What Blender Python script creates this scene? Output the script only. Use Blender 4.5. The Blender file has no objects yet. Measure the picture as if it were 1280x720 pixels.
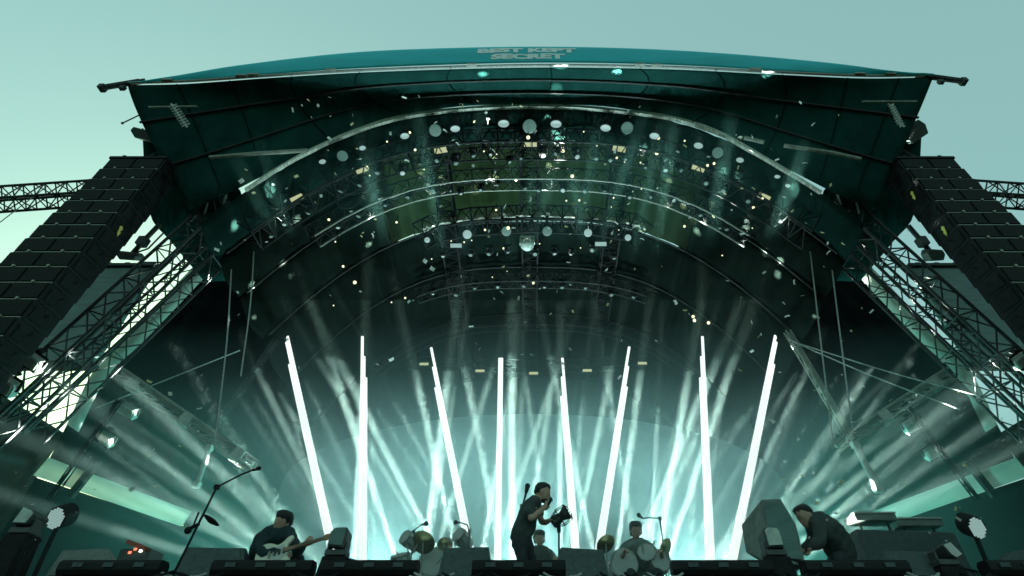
import bpy, bmesh, math, random
from mathutils import Vector, Matrix, Quaternion
random.seed(11)
C = bpy.context.scene.collection
rad = math.radians
F, CX, CY, PITCH, EYE = 640.0, 665.0, 360.0, 40.0, 1.30
cp, sp = math.cos(rad(PITCH)), math.sin(rad(PITCH))
FL = EYE + 1.10                                    # stage floor height

def at(px, py, Y):
    """the world point that lies at distance Y in front of the camera in the photo's direction (px, py)"""
    k = math.tan(rad(PITCH) + math.atan((CY - py) / F))
    d = Y * cp + Y * k * sp
    return Vector(((px - CX) / F * d, Y, EYE + Y * k))
def atz(px, py, z):
    k = math.tan(rad(PITCH) + math.atan((CY - py) / F))
    return at(px, py, (z - EYE) / k)
def mpp(py, Y):                                    # metres for one photo pixel there
    k = math.tan(rad(PITCH) + math.atan((CY - py) / F))
    return (Y * cp + Y * k * sp) / F

# ------------------------------------------------------------------ materials
M = {}
def mat(name, col, rough=.6, metal=0., var=.25, scale=6., bump=0., spec=.5, stretch=(1, 1, 1)):
    m = bpy.data.materials.new(name); m.use_nodes = True
    nt = m.node_tree; b = nt.nodes['Principled BSDF']
    tc = nt.nodes.new('ShaderNodeTexCoord'); mp = nt.nodes.new('ShaderNodeMapping')
    mp.inputs['Scale'].default_value = stretch
    nz = nt.nodes.new('ShaderNodeTexNoise'); nz.inputs['Scale'].default_value = scale; nz.inputs['Detail'].default_value = 5
    cr = nt.nodes.new('ShaderNodeMapRange'); cr.inputs['From Min'].default_value = .3; cr.inputs['From Max'].default_value = .7
    cr.inputs['To Min'].default_value = 1 - var; cr.inputs['To Max'].default_value = 1 + var
    mx = nt.nodes.new('ShaderNodeVectorMath'); mx.operation = 'SCALE'; mx.inputs[0].default_value = col[:3]
    nt.links.new(tc.outputs['Object'], mp.inputs['Vector']); nt.links.new(mp.outputs[0], nz.inputs['Vector'])
    nt.links.new(nz.outputs['Fac'], cr.inputs['Value']); nt.links.new(cr.outputs[0], mx.inputs['Scale'])
    nt.links.new(mx.outputs[0], b.inputs['Base Color'])
    b.inputs['Roughness'].default_value = rough; b.inputs['Metallic'].default_value = metal
    b.inputs['Specular IOR Level'].default_value = spec
    if bump:
        bp = nt.nodes.new('ShaderNodeBump'); bp.inputs['Strength'].default_value = bump; bp.inputs['Distance'].default_value = .03
        nt.links.new(nz.outputs['Fac'], bp.inputs['Height']); nt.links.new(bp.outputs[0], b.inputs['Normal'])
    M[name] = m; return m
def glow(name, col, s):
    m = bpy.data.materials.new(name); m.use_nodes = True; nt = m.node_tree
    b = nt.nodes['Principled BSDF']; b.inputs['Base Color'].default_value = (.1, .1, .1, 1)
    b.inputs['Emission Color'].default_value = (*col, 1); b.inputs['Emission Strength'].default_value = s
    M[name] = m; return m
def cloth(name, col, trans, pleat=0., pscale=20., rough=.9, tcol=None):
    """fabric that lets part of the daylight through; pleats are a bump + fold shade put into the colour"""
    m = bpy.data.materials.new(name); m.use_nodes = True; nt = m.node_tree
    for n in list(nt.nodes):
        if n.type == 'BSDF_PRINCIPLED': nt.nodes.remove(n)
    out = [n for n in nt.nodes if n.type == 'OUTPUT_MATERIAL'][0]
    d = nt.nodes.new('ShaderNodeBsdfDiffuse'); t = nt.nodes.new('ShaderNodeBsdfTranslucent'); mx = nt.nodes.new('ShaderNodeMixShader')
    mx.inputs[0].default_value = trans
    tc = nt.nodes.new('ShaderNodeTexCoord'); nz = nt.nodes.new('ShaderNodeTexNoise'); nz.inputs['Scale'].default_value = 2.2; nz.inputs['Detail'].default_value = 6
    mp = nt.nodes.new('ShaderNodeMapping'); mp.inputs['Scale'].default_value = (pscale, .35, .35) if pleat else (1, 1, 1)
    n2 = nt.nodes.new('ShaderNodeTexNoise'); n2.inputs['Scale'].default_value = 1.; n2.inputs['Detail'].default_value = 3
    nt.links.new(tc.outputs['Object'], mp.inputs[0]); nt.links.new(mp.outputs[0], n2.inputs['Vector']); nt.links.new(tc.outputs['Object'], nz.inputs['Vector'])
    ad = nt.nodes.new('ShaderNodeMath'); ad.operation = 'ADD'; nt.links.new(nz.outputs['Fac'], ad.inputs[0])
    ml = nt.nodes.new('ShaderNodeMath'); ml.operation = 'MULTIPLY'; ml.inputs[1].default_value = 1.6 * pleat; nt.links.new(n2.outputs['Fac'], ml.inputs[0]); nt.links.new(ml.outputs[0], ad.inputs[1])
    cr = nt.nodes.new('ShaderNodeMapRange'); cr.inputs['From Min'].default_value = .3; cr.inputs['From Max'].default_value = .75 + 1.1 * pleat
    cr.inputs['To Min'].default_value = .45; cr.inputs['To Max'].default_value = 1.5
    nt.links.new(ad.outputs[0], cr.inputs['Value'])
    v = nt.nodes.new('ShaderNodeVectorMath'); v.operation = 'SCALE'; v.inputs[0].default_value = col; nt.links.new(cr.outputs[0], v.inputs['Scale'])
    nt.links.new(v.outputs[0], d.inputs['Color'])
    v2 = nt.nodes.new('ShaderNodeVectorMath'); v2.operation = 'SCALE'; v2.inputs[0].default_value = tcol or col; nt.links.new(cr.outputs[0], v2.inputs['Scale'])
    nt.links.new(v2.outputs[0], t.inputs['Color'])
    bp = nt.nodes.new('ShaderNodeBump'); bp.inputs['Strength'].default_value = .6; bp.inputs['Distance'].default_value = .14
    nt.links.new(ad.outputs[0], bp.inputs['Height']); nt.links.new(bp.outputs[0], d.inputs['Normal'])
    nt.links.new(d.outputs[0], mx.inputs[1]); nt.links.new(t.outputs[0], mx.inputs[2]); nt.links.new(mx.outputs[0], out.inputs['Surface'])
    M[name] = m; return m

mat('steel', (.03, .035, .033), .6, .3, .3, 9, spec=.3)
mat('steel_pale', (.26, .27, .22), .6, .1, .3, 9)
mat('aluminium', (.32, .33, .29), .5, .5, .25, 14)
mat('black_metal', (.010, .011, .011), .75, 0, .4, 12, spec=.2)
mat('cabinet', (.008, .009, .009), .6, 0, .4, 5, .1, spec=.25)
mat('grille', (.010, .014, .011), .8, 0, .4, 40, .4, spec=.2)
mat('pin', (.3, .32, .24), .5, .3, .1)
mat('case_grey', (.05, .06, .055), .5, 0, .3, 7)
mat('fixture_pale', (.42, .48, .42), .4, 0, .3, 9)
mat('wedge', (.05, .07, .065), .65, 0, .3, 18, .15)
mat('box_grey', (.15, .17, .15), .6, 0, .25, 8, .1)
mat('deck', (.03, .033, .033), .5, 0, .5, 3, .1)
mat('ground', (.05, .055, .035), .95, 0, .5, 1.4, .4)
mat('skin', (.46, .27, .19), .5, 0, .12, 20)
mat('hair', (.012, .010, .009), .6, 0, .4, 60, .5)
mat('shirt_grey', (.045, .055, .05), .9, 0, .25, 9, .3)
mat('shirt_navy', (.012, .03, .035), .9, 0, .25, 9, .3)
mat('trousers', (.02, .024, .026), .9, 0, .3, 9, .3)
mat('pale_shirt', (.16, .18, .16), .9, 0, .3, 9, .3)
mat('white_cloth', (.55, .55, .5), .9, 0, .2, 9, .3)
mat('cream', (.72, .68, .52), .3, 0, .06, 4)
mat('maple', (.32, .16, .08), .4, 0, .25, 20, stretch=(1, 8, 8))
mat('brass', (.45, .38, .2), .32, .9, .2, 20)
mat('drum_shell', (.5, .52, .5), .3, .2, .2, 8)
mat('drum_head', (.5, .5, .46), .5, 0, .1, 8)
mat('screen_panel', (.10, .17, .15), .55, 0, .3, 2, .05, stretch=(1, 1, 5))
mat('teal_print', (.010, .50, .56), .6, 0, .12, .8, stretch=(.5, 2, 4))
mat('white_print', (.95, .97, .95), .6, 0, .03)
mat('beam_cover', (.5, .5, .42), .8, 0, .35, 3, .5, stretch=(14, 2, 2))
mat('rope', (.35, .36, .33), .8, 0, .3, 30)
mat('yellow_tape', (.6, .5, .12), .6, 0, .2)
mat('red_plastic', (.35, .06, .03), .5, 0, .2)
glow('tube_light', (.88, 1., .94), 1.2)
glow('lens_cool', (.55, .85, .8), .46)
glow('lens_dim', (.3, .75, .6), .16)
glow('lamp_warm', (.85, .92, .5), .55)
glow('lamp_white', (.95, 1., .85), 3.)
glow('lamp_point', (1., 1., .62), 1.3)
glow('lamp_red', (1., .25, .12), 1.5)
glow('beam_lens', (.9, 1., .97), 12.)
cloth('canopy_cloth', (.012, .054, .047), .28, .9, 2.4)
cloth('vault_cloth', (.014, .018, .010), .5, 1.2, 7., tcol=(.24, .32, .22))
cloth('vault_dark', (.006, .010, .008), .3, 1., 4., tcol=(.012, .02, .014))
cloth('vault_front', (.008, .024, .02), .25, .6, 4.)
cloth('drape', (.003, .004, .004), .05, .7, 3.)
cloth('back_drape', (.005, .014, .014), .1, .9, 2.)
cloth('paper', (.95, .95, .85), .6)
cloth('paper_yellow', (.9, .8, .45), .6)
cloth('scrim', (.86, .95, .86), .82)
cloth('round_cloth', (.19, .25, .25), .25, .3, 1.)

for k, m_ in M.items():                            # tiny lamps need no light sampling of their own
    if (k.startswith('lens') or k.startswith('lamp') or k == 'beam_lens'): m_.cycles.emission_sampling = 'NONE'
for k in ('scrim', 'paper', 'paper_yellow'):         # plain, unpleated cloth and paper
    for n in M[k].node_tree.nodes:
        if n.type == 'MAP_RANGE': n.inputs['To Min'].default_value = .92; n.inputs['To Max'].default_value = 1.05
# ------------------------------------------------------------------ mesh collector
class MB:
    def __init__(s): s.v = []; s.f = []
    def add(s, vs, fs):
        n = len(s.v); s.v += [Vector(p) for p in vs]; s.f += [tuple(i + n for i in f) for f in fs]; return s
    def box(s, c, size, R=None):
        hx, hy, hz = size[0] / 2, size[1] / 2, size[2] / 2; c = Vector(c)
        ps = [Vector((x, y, z)) for z in (-hz, hz) for y in (-hy, hy) for x in (-hx, hx)]
        if R is not None: ps = [R @ p for p in ps]
        return s.add([c + p for p in ps], [(0, 2, 3, 1), (4, 5, 7, 6), (0, 1, 5, 4), (2, 6, 7, 3), (0, 4, 6, 2), (1, 3, 7, 5)])
    def hexa(s, a, b):                              # two quads (4 points each), joined
        return s.add(list(a) + list(b), [(3, 2, 1, 0), (4, 5, 6, 7), (0, 1, 5, 4), (1, 2, 6, 5), (2, 3, 7, 6), (3, 0, 4, 7)])
    def prism(s, pts, ext):
        n = len(pts); ext = Vector(ext); pts = [Vector(p) for p in pts]
        return s.add(pts + [p + ext for p in pts], [tuple(reversed(range(n))), tuple(range(n, 2 * n))] + [(i, (i + 1) % n, (i + 1) % n + n, i + n) for i in range(n)])
    def tube(s, a, b, r, n=6, r2=None, caps=True):
        a, b = Vector(a), Vector(b); r2 = r if r2 is None else r2
        d = b - a
        if d.length < 1e-6: return s
        q = d.to_track_quat('Z', 'Y'); vs = []
        for p, rr in ((a, r), (b, r2)):
            for i in range(n):
                t = 2 * math.pi * i / n; vs.append(p + q @ Vector((math.cos(t) * rr, math.sin(t) * rr, 0)))
        fs = [(i, (i + 1) % n, (i + 1) % n + n, i + n) for i in range(n)]
        if caps: fs += [tuple(reversed(range(n))), tuple(range(n, 2 * n))]
        return s.add(vs, fs)
    def path(s, pts, r, n=6):
        for a, b in zip(pts, pts[1:]): s.tube(a, b, r, n)
        return s
    def lathe(s, o, axis, prof, n=16):              # prof: [(radius, distance along axis)]
        o = Vector(o); q = Vector(axis).normalized().to_track_quat('Z', 'Y'); vs = []; fs = []
        for (r, h) in prof:
            for i in range(n):
                t = 2 * math.pi * i / n; vs.append(o + q @ Vector((math.cos(t) * r, math.sin(t) * r, h)))
        for j in range(len(prof) - 1):
            for i in range(n): fs.append((j * n + i, j * n + (i + 1) % n, (j + 1) * n + (i + 1) % n, (j + 1) * n + i))
        fs += [tuple(reversed(range(n))), tuple(range((len(prof) - 1) * n, len(prof) * n))]
        return s.add(vs, fs)
    def ball(s, c, r, n=10, sq=(1, 1, 1)):
        c = Vector(c); vs = []; fs = []; m = n // 2 + 1
        for j in range(m + 1):
            ph = math.pi * j / m
            for i in range(n):
                t = 2 * math.pi * i / n
                vs.append(c + Vector((math.sin(ph) * math.cos(t) * r * sq[0], math.sin(ph) * math.sin(t) * r * sq[1], math.cos(ph) * r * sq[2])))
        for j in range(m):
            for i in range(n): fs.append((j * n + i, (j + 1) * n + i, (j + 1) * n + (i + 1) % n, j * n + (i + 1) % n))
        return s.add(vs, fs)
    def sheet(s, rows):                             # rows of points -> a surface
        w = len(rows[0]); vs = [p for r in rows for p in r]
        return s.add(vs, [(j * w + i, j * w + i + 1, (j + 1) * w + i + 1, (j + 1) * w + i) for j in range(len(rows) - 1) for i in range(w - 1)])

def wloc(o):
    p = Vector((0, 0, 0))
    while o is not None: p += o.location; o = o.parent
    return p
def link(name, me, m, parent=None, smooth=False):
    me.materials.clear(); me.materials.append(M[m] if isinstance(m, str) else m)
    if smooth: me.polygons.foreach_set('use_smooth', [True] * len(me.polygons))
    o = bpy.data.objects.new(name, me); C.objects.link(o)
    if parent is not None: o.parent = parent
    return o
def build(name, mb, m, parent=None, smooth=False, origin=None, thick=0., bevel=0.):
    """one mesh object from world-space vertices, its origin at the parent's (or the given) origin"""
    o0 = wloc(parent) if parent is not None else Vector(origin or (0, 0, 0))
    me = bpy.data.meshes.new(name); me.from_pydata([tuple(v - o0) for v in mb.v], [], mb.f); me.update()
    bm = bmesh.new(); bm.from_mesh(me)
    bmesh.ops.remove_doubles(bm, verts=bm.verts, dist=1e-5) if thick or smooth else None
    bmesh.ops.recalc_face_normals(bm, faces=bm.faces); bm.to_mesh(me); bm.free()
    o = link(name, me, m, parent, smooth)
    if parent is None: o.location = o0
    if thick:
        md = o.modifiers.new('thickness', 'SOLIDIFY'); md.thickness = thick; md.offset = 0
    if bevel:
        md = o.modifiers.new('edges', 'BEVEL'); md.width = bevel; md.segments = 2; md.limit_method = 'ANGLE'
    return o
def tag(o, label=None, cat=None, group=None, kind=None):
    if label: o['label'] = label
    if cat: o['category'] = cat
    if group: o['group'] = group
    if kind: o['kind'] = kind
    return o
def thing(name, loc, label, cat, group=None):
    o = bpy.data.objects.new(name, None); C.objects.link(o); o.location = loc; o.empty_display_size = .2
    return tag(o, label, cat, group)
def copy_tree(o, parent=None):
    c = o.copy(); C.objects.link(c)
    if parent is not None: c.parent = parent
    for ch in list(o.children): copy_tree(ch, c)
    return c
def bez(pts, n):                                    # Catmull-Rom through points
    pts = [Vector(p) for p in pts]; P = [pts[0] * 2 - pts[1]] + pts + [pts[-1] * 2 - pts[-2]]; out = []
    seg = len(pts) - 1
    for k in range(n + 1):
        u = k / n * seg; i = min(int(u), seg - 1); t = u - i
        a, b, c, d = P[i:i + 4]
        out.append(.5 * ((2 * b) + (c - a) * t + (2 * a - 5 * b + 4 * c - d) * t * t + (3 * b - a - 3 * c + d) * t ** 3))
    return out

# ------------------------------------------------------------------ camera, sky, sun
cam = bpy.data.cameras.new('camera'); co = bpy.data.objects.new('camera', cam); C.objects.link(co)
cam.sensor_width = 36; cam.lens = F / 1280 * 36; cam.shift_x = -(CX - 640) / 1280; cam.clip_end = 3000; cam.clip_start = .05
co.location = (0, 0, EYE); co.rotation_euler = (rad(90 + PITCH), 0, 0)
sc = bpy.context.scene; sc.camera = co
w = bpy.data.worlds.new('World'); sc.world = w; w.use_nodes = True; nt = w.node_tree
bg = nt.nodes['Background']; sky = nt.nodes.new('ShaderNodeTexSky'); sky.sky_type = 'NISHITA'; sky.sun_disc = False
VEIL = (1.85, 3.3, 3.1)
SUN_EL, SUN_AZ = 16., -28.                          # azimuth from straight ahead (+Y), negative to the left
sky.sun_elevation = rad(SUN_EL); sky.sun_rotation = rad(SUN_AZ); sky.air_density = 1.; sky.dust_density = 4.; sky.ozone_density = 1.
tint = nt.nodes.new('ShaderNodeVectorMath'); tint.operation = 'MULTIPLY'; tint.inputs[1].default_value = (.50, .80, .60)
veil = nt.nodes.new('ShaderNodeVectorMath'); veil.operation = 'ADD'; veil.inputs[1].default_value = VEIL   # even cloud veil over the clear sky
nt.links.new(sky.outputs[0], tint.inputs[0]); nt.links.new(tint.outputs[0], veil.inputs[0]); nt.links.new(veil.outputs[0], bg.inputs['Color']); bg.inputs['Strength'].default_value = .12
sun = bpy.data.lights.new('sun', 'SUN'); sun.energy = 1.0; sun.angle = rad(12); sun.color = (.75, 1., .85)
so = bpy.data.objects.new('sun', sun); C.objects.link(so)
sd = Vector((math.sin(rad(SUN_AZ)) * math.cos(rad(SUN_EL)), math.cos(rad(SUN_AZ)) * math.cos(rad(SUN_EL)), math.sin(rad(SUN_EL))))
so.rotation_euler = (-sd).to_track_quat('-Z', 'Y').to_euler(); so.location = (-20, 40, 30)
sc.view_settings.view_transform = 'Standard'; sc.view_settings.look = 'None'; sc.view_settings.exposure = 0; sc.view_settings.gamma = 1
sc.cycles.volume_bounces = 0; sc.cycles.max_bounces = 6; sc.cycles.use_denoising = True; sc.cycles.sample_clamp_indirect = 3
sc.cycles.denoiser = 'OPENIMAGEDENOISE'; sc.cycles.use_adaptive_sampling = False; sc.cycles.max_bounces = 4; sc.cycles.diffuse_bounces = 2; sc.cycles.glossy_bounces = 2

# ------------------------------------------------------------------ setting
g = MB(); g.box((0, 200, -.05), (1600, 1600, .1)); tag(build('ground', g, 'ground'), kind='structure')
g = MB(); g.box((0, 12.15, FL - .06), (17., 12.1, .12)); tag(build('stage_floor', g, 'deck'), kind='structure')
g = MB(); g.box((0, 6.16, (FL - .13) / 2 ), (16.8, .06, FL - .13)); tag(build('stage_front_skirt', g, 'drape'), kind='structure')

# ------------------------------------------------------------------ the roof
def vz(x, Y):                                       # vault height
    ap = 10.9 - .13 * (Y - 6.4)
    return EYE + ap - 3.0 * (abs(x) / 5.57) ** 3
roof = thing('stage_roof', (0, 6, FL), 'great arched stage roof with teal front banner and dark fabric underside', 'stage roof')
# front edge of the canopy, the proscenium edge, and the membrane lofted between them
fe = bez([at(160, 107, 5.55), at(240, 104.5, 5.5), at(350, 97, 5.42), at(480, 90, 5.4), at(665, 85, 5.4), at(830, 87, 5.4), at(960, 93, 5.42), at(1080, 98, 5.5), at(1166, 97, 5.55)], 60)
m1 = bez([at(183, 165, 6.0), at(262, 150, 6.0), at(360, 132, 6.0), at(480, 112, 5.95), at(665, 104, 5.9), at(840, 112, 5.95), at(965, 132, 6.0), at(1065, 148, 6.0), at(1140, 160, 6.0)], 60)
pe = bez([at(236, 262, 6.7), at(280, 244, 6.55)] + [Vector((x, 6.4, vz(x, 6.4) + .05)) for x in (-5.2, -3.8, -2, 0, 2, 3.8, 5.2)] + [at(1050, 244, 6.55), at(1094, 262, 6.7)], 60)
rows = []
for j in range(13):
    t = j / 12; r = []
    for a, b, c_ in zip(fe, m1, pe):
        p = a * (1 - t) * (1 - t) + (b * 2 - (a + c_) * .5) * 2 * t * (1 - t) + c_ * t * t
        r.append(p)
    rows.append(r)
build('canopy_membrane', MB().sheet(rows), 'canopy_cloth', roof, True, thick=.02)
# top skin of the canopy
top = [[Vector((p.x, p.y + .02, p.z + .62 - .5 * (abs(p.x) / 8.5) ** 2)) for p in fe], [Vector((p.x * .97, 7.5, p.z + 1.2 - .6 * (abs(p.x) / 8.5) ** 2)) for p in fe], [Vector((p.x * .9, 12, p.z + 1.0 - 1.2 * (abs(p.x) / 8.5) ** 2)) for p in fe]]
# banner
BT = bez([at(161, 104, 5.5), at(230, 93, 5.38), at(300, 81.5, 5.32), at(420, 67.5, 5.3), at(520, 61.5, 5.3), at(665, 58.5, 5.3), at(800, 61, 5.3), at(920, 68, 5.3), at(1040, 79, 5.32), at(1110, 88, 5.38), at(1166, 93, 5.5)], 60)
BB = [Vector((p.x, p.y - .05, p.z - .0)) for p in fe]
def resample(cv, xs):
    out = []
    for x in xs:
        for a, b in zip(cv, cv[1:]):
            if a.x <= x <= b.x:
                t = (x - a.x) / max(b.x - a.x, 1e-6); out.append(a.lerp(b, t)); break
        else: out.append((cv[0] if x < cv[0].x else cv[-1]).copy())
    return out
xl, xr = max(BT[0].x, BB[0].x), min(BT[-1].x, BB[-1].x)
XS = [xl + (xr - xl) * i / 70 for i in range(71)]
bt, bb = resample(BT, XS), resample(BB, XS)
for b in bb: b.z += .14 * (1 - (abs(b.x) / 8.6) ** 2)      # bottom hem of the print sits above the keder rail
banner_rows = []
for j in range(9):
    t = j / 8
    banner_rows.append([bt[i].lerp(bb[i], t) + Vector((0, -.02 * math.sin(math.pi * t) + .012 * math.sin(i * 1.7) * math.sin(math.pi * t), 0)) for i in range(71)])
banner = build('front_banner', MB().sheet(banner_rows), 'teal_print', roof, True, thick=.008)
def banner_point(x, v):                            # v 0 = top, 1 = bottom
    u = (x - xl) / (xr - xl) * 70; i = max(0, min(69, int(u))); a = u - i
    j = min(7, int(v * 8)); b = v * 8 - j
    p = banner_rows[j][i].lerp(banner_rows[j][i + 1], a); q = banner_rows[j + 1][i].lerp(banner_rows[j + 1][i + 1], a)
    return p.lerp(q, b)
lm = MB()
for txt, v0, v1, x0, x1 in (('BEST KEPT', .13, .43, -1.2, .98), ('SECRET', .52, .82, -.9, .72)):
    cu = bpy.data.curves.new('t', 'FONT'); cu.body = txt; cu.size = 1; cu.resolution_u = 3; cu.offset = .065
    to = bpy.data.objects.new('t', cu); C.objects.link(to); bpy.context.view_layer.update()
    me = bpy.data.meshes.new_from_object(to.evaluated_get(bpy.context.evaluated_depsgraph_get()))
    xs = [v.co.x for v in me.vertices]; ys = [v.co.y for v in me.vertices]
    a, b, c_, d = min(xs), max(xs), min(ys), max(ys)
    lm.add([banner_point(x0 + (v.co.x - a) / (b - a) * (x1 - x0), v1 + (v.co.y - c_) / (d - c_) * (v0 - v1)) + Vector((0, -.010, 0)) for v in me.vertices], [tuple(p.vertices) for p in me.polygons])
    bpy.data.objects.remove(to); bpy.data.curves.remove(cu); bpy.data.meshes.remove(me)
build('lettering', lm, 'white_print', banner)
# the rail under the banner, with pale clamps, and the two beam ends
rail = MB(); rp = [p + Vector((0, -.04, .04)) for p in fe]; rail.path(rp, .03, 8)
ro = build('keder_rail', rail, 'rope', roof)
cl = MB()
for i in (5, 12, 13, 19, 27, 36, 37, 44, 52, 55):
    cl.box(rp[i] + Vector((0, -.04, -.01)), (.22, .06, .05))
build('rail_clamp', cl, 'steel_pale', ro)
for s, (a, b) in (((-1), ((182, 101), (128, 110))), (1, ((1145, 94), (1204, 102)))):
    e = MB(); pa, pb = at(*a, 5.55), at(*b, 5.5); e.tube(pa, pb, .055, 8); e.box(pb, (.10, .14, .12))
    e.box(pa.lerp(pb, .45) + Vector((0, 0, -.16)), (.10, .08, .10)); e.tube(pa.lerp(pb, .2) + Vector((0, 0, .1)), pb + Vector((0, 0, .1)), .03)
    build('beam_end', e, 'steel', roof)
# welded seams and pale tubes on the canopy
for k in range(6, 58, 5):
    sm = MB(); pts = [rows[j][k] + Vector((0, -.02, -.03)) for j in range(13)]; sm.path(pts, .016, 5); build('seam', sm, 'vault_front', roof)
for pts in (((262, 197), (320, 192), (384, 188)), ((930, 172), (955, 178)), ((980, 182), (1040, 191), (1076, 199))):
    build('canopy_tube', MB().path([at(x, y, 6.05) for x, y in pts], .04, 8), 'steel_pale', roof)
for j in (5, 9):
    build('canopy_rib', MB().path([p + Vector((0, -.03, -.05)) for p in rows[j]], .028, 6), 'steel', roof)
# the vault: fabric bays between purlins, running to the back
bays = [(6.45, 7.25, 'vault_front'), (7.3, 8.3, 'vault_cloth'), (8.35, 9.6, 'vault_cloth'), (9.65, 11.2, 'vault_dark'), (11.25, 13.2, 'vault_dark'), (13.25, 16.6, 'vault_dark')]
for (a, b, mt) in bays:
    for x0, x1, mm in ((-6.1, -3.7, 'vault_dark'), (-3.7, 4.0, mt), (4.0, 6.1, 'vault_dark')):  # flanks get a darker cloth colour standing in for missing daylight
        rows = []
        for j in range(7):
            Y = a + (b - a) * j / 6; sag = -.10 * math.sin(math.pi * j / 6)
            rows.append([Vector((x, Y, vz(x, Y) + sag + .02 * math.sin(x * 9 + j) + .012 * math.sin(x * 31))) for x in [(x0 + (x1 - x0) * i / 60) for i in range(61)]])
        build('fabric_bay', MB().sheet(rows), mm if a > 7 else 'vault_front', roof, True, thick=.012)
for Y in (7.27, 8.32, 9.62, 11.22, 13.22):
    p = MB(); p.path([Vector((x, Y, vz(x, Y) - .05)) for x in [(-6 + 12 * i / 30) for i in range(31)]], .024, 6)
    build('purlin', p, 'steel', roof)
# added unseen dark sheets that block daylight over the vault's flanks and rear
mat('block_sheet', (.02, .02, .02), .8)
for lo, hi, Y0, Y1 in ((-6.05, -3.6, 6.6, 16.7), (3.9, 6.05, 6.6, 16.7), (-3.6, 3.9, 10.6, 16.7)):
    build('daylight_block_sheet', MB().sheet([[Vector((lo + (hi - lo) * i / 20, Y, vz(lo + (hi - lo) * i / 20, Y) + .16)) for i in range(21)] for Y in (Y0, (Y0 + Y1) / 2, Y1)]), 'block_sheet', roof, thick=.01)
# side wings of the shell, seen behind the towers
for s in (-1, 1):
    q = MB(); X = lambda px: CX + s * (CX - px) if s > 0 else px
    A = [at(X(x), y, Y) for x, y, Y in ((178, 160, 6.3), (186, 262, 7.3), (214, 302, 7.8), (256, 352, 8.4))]
    B = [at(X(x), y, Y) for x, y, Y in ((262, 215, 6.7), (300, 238, 7.0), (306, 290, 7.6), (312, 350, 8.4))]
    R0 = bez(A, 12); R1 = bez(B, 12)
    q.sheet([[a.lerp(b, i / 8) for i in range(9)] for a, b in zip(R0, R1)])
    build('side_wing', q, 'canopy_cloth', roof, True, thick=.02)
# ------------------------------------------------------------------ trusses
def truss(name, label, pts, w, h, r, step, matn, cat='truss', group=None, up=Vector((0, 0, 1)), side=None, tri=False, pale=None):
    """box truss along a polyline: four chord parts and one lacing part"""
    root = thing(name, pts[0], label, cat, group)
    pts = [Vector(p) for p in pts]; n = len(pts); fr = []
    for i, p in enumerate(pts):
        d = (pts[min(i + 1, n - 1)] - pts[max(i - 1, 0)]).normalized()
        sx = (side if side is not None else d.cross(up)).normalized(); uy = sx.cross(d).normalized(); fr.append((p, sx, uy))
    offs = [(-.5, -.5), (.5, -.5), (.5, .5), (-.5, .5)] if not tri else [(-.5, -.5), (.5, -.5), (0, .5)]
    L = [[p + sx * a * w + uy * b * h for p, sx, uy in fr] for a, b in offs]
    for k, c in enumerate(L):
        build('chord', MB().path(c, r, 6), pale if (pale and k in (2, 3)) else matn, root)
    lac = MB()
    for i in range(n - 1):
        seg = (pts[i + 1] - pts[i]).length; m = max(1, round(seg / step))
        for k in range(len(L)):
            c0, c1 = L[k], L[(k + 1) % len(L)]
            for j in range(m):
                t0, t1, tm = j / m, (j + 1) / m, (j + .5) / m
                a0 = c0[i].lerp(c0[i + 1], t0); a1 = c0[i].lerp(c0[i + 1], t1); b0 = c1[i].lerp(c1[i + 1], t0); b1 = c1[i].lerp(c1[i + 1], t1); bm_ = c1[i].lerp(c1[i + 1], tm)
                lac.tube(a0, bm_, r * .5, 4, caps=False); lac.tube(bm_, a1, r * .5, 4, caps=False)
                lac.tube(a0, b0, r * .5, 4, caps=False)
    build('lacing', lac, matn, root)
    return root

# proscenium arch: pale wrapped edge + lamp truss just behind it
AX = [-5.62 + 11.24 * i / 28 for i in range(29)]
arch = truss('arch_truss', 'dark arched lamp truss following the pale edge of the stage opening', [Vector((x, 7.1, vz(x, 6.4) - .5)) for x in AX], .5, .5, .028, .45, 'black_metal', side=Vector((0, 1, 0)))
edge = MB(); ep = bez([at(306, 236, 6.36)] + [at(*p, 6.36) for p in ((352, 206), (400, 181), (440, 164), (485, 149), (540, 139), (600, 133.5), (665, 131.5), (725, 133), (780, 138), (840, 146), (895, 163), (940, 187), (985, 213))] + [at(1027, 239, 6.36)], 60)
for i in range(60):
    a, b = ep[i], ep[i + 1]; d = (b - a).normalized(); u = Vector((0, -1, 0)).cross(d).normalized() * (.020 + .030 * min(1, min(i, 59 - i) / 14) + .006 * math.sin(i * 1.3))
    if i == 0: pa = [a - u, a + u, a + u + Vector((0, .07, 0)), a - u + Vector((0, .07, 0))]
    pb = [b - u, b + u, b + u + Vector((0, .07, 0)), b - u + Vector((0, .07, 0))]
    edge.hexa(pa, pb); pa = pb
build('pale_edge_cover', edge, 'beam_cover', arch)
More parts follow.
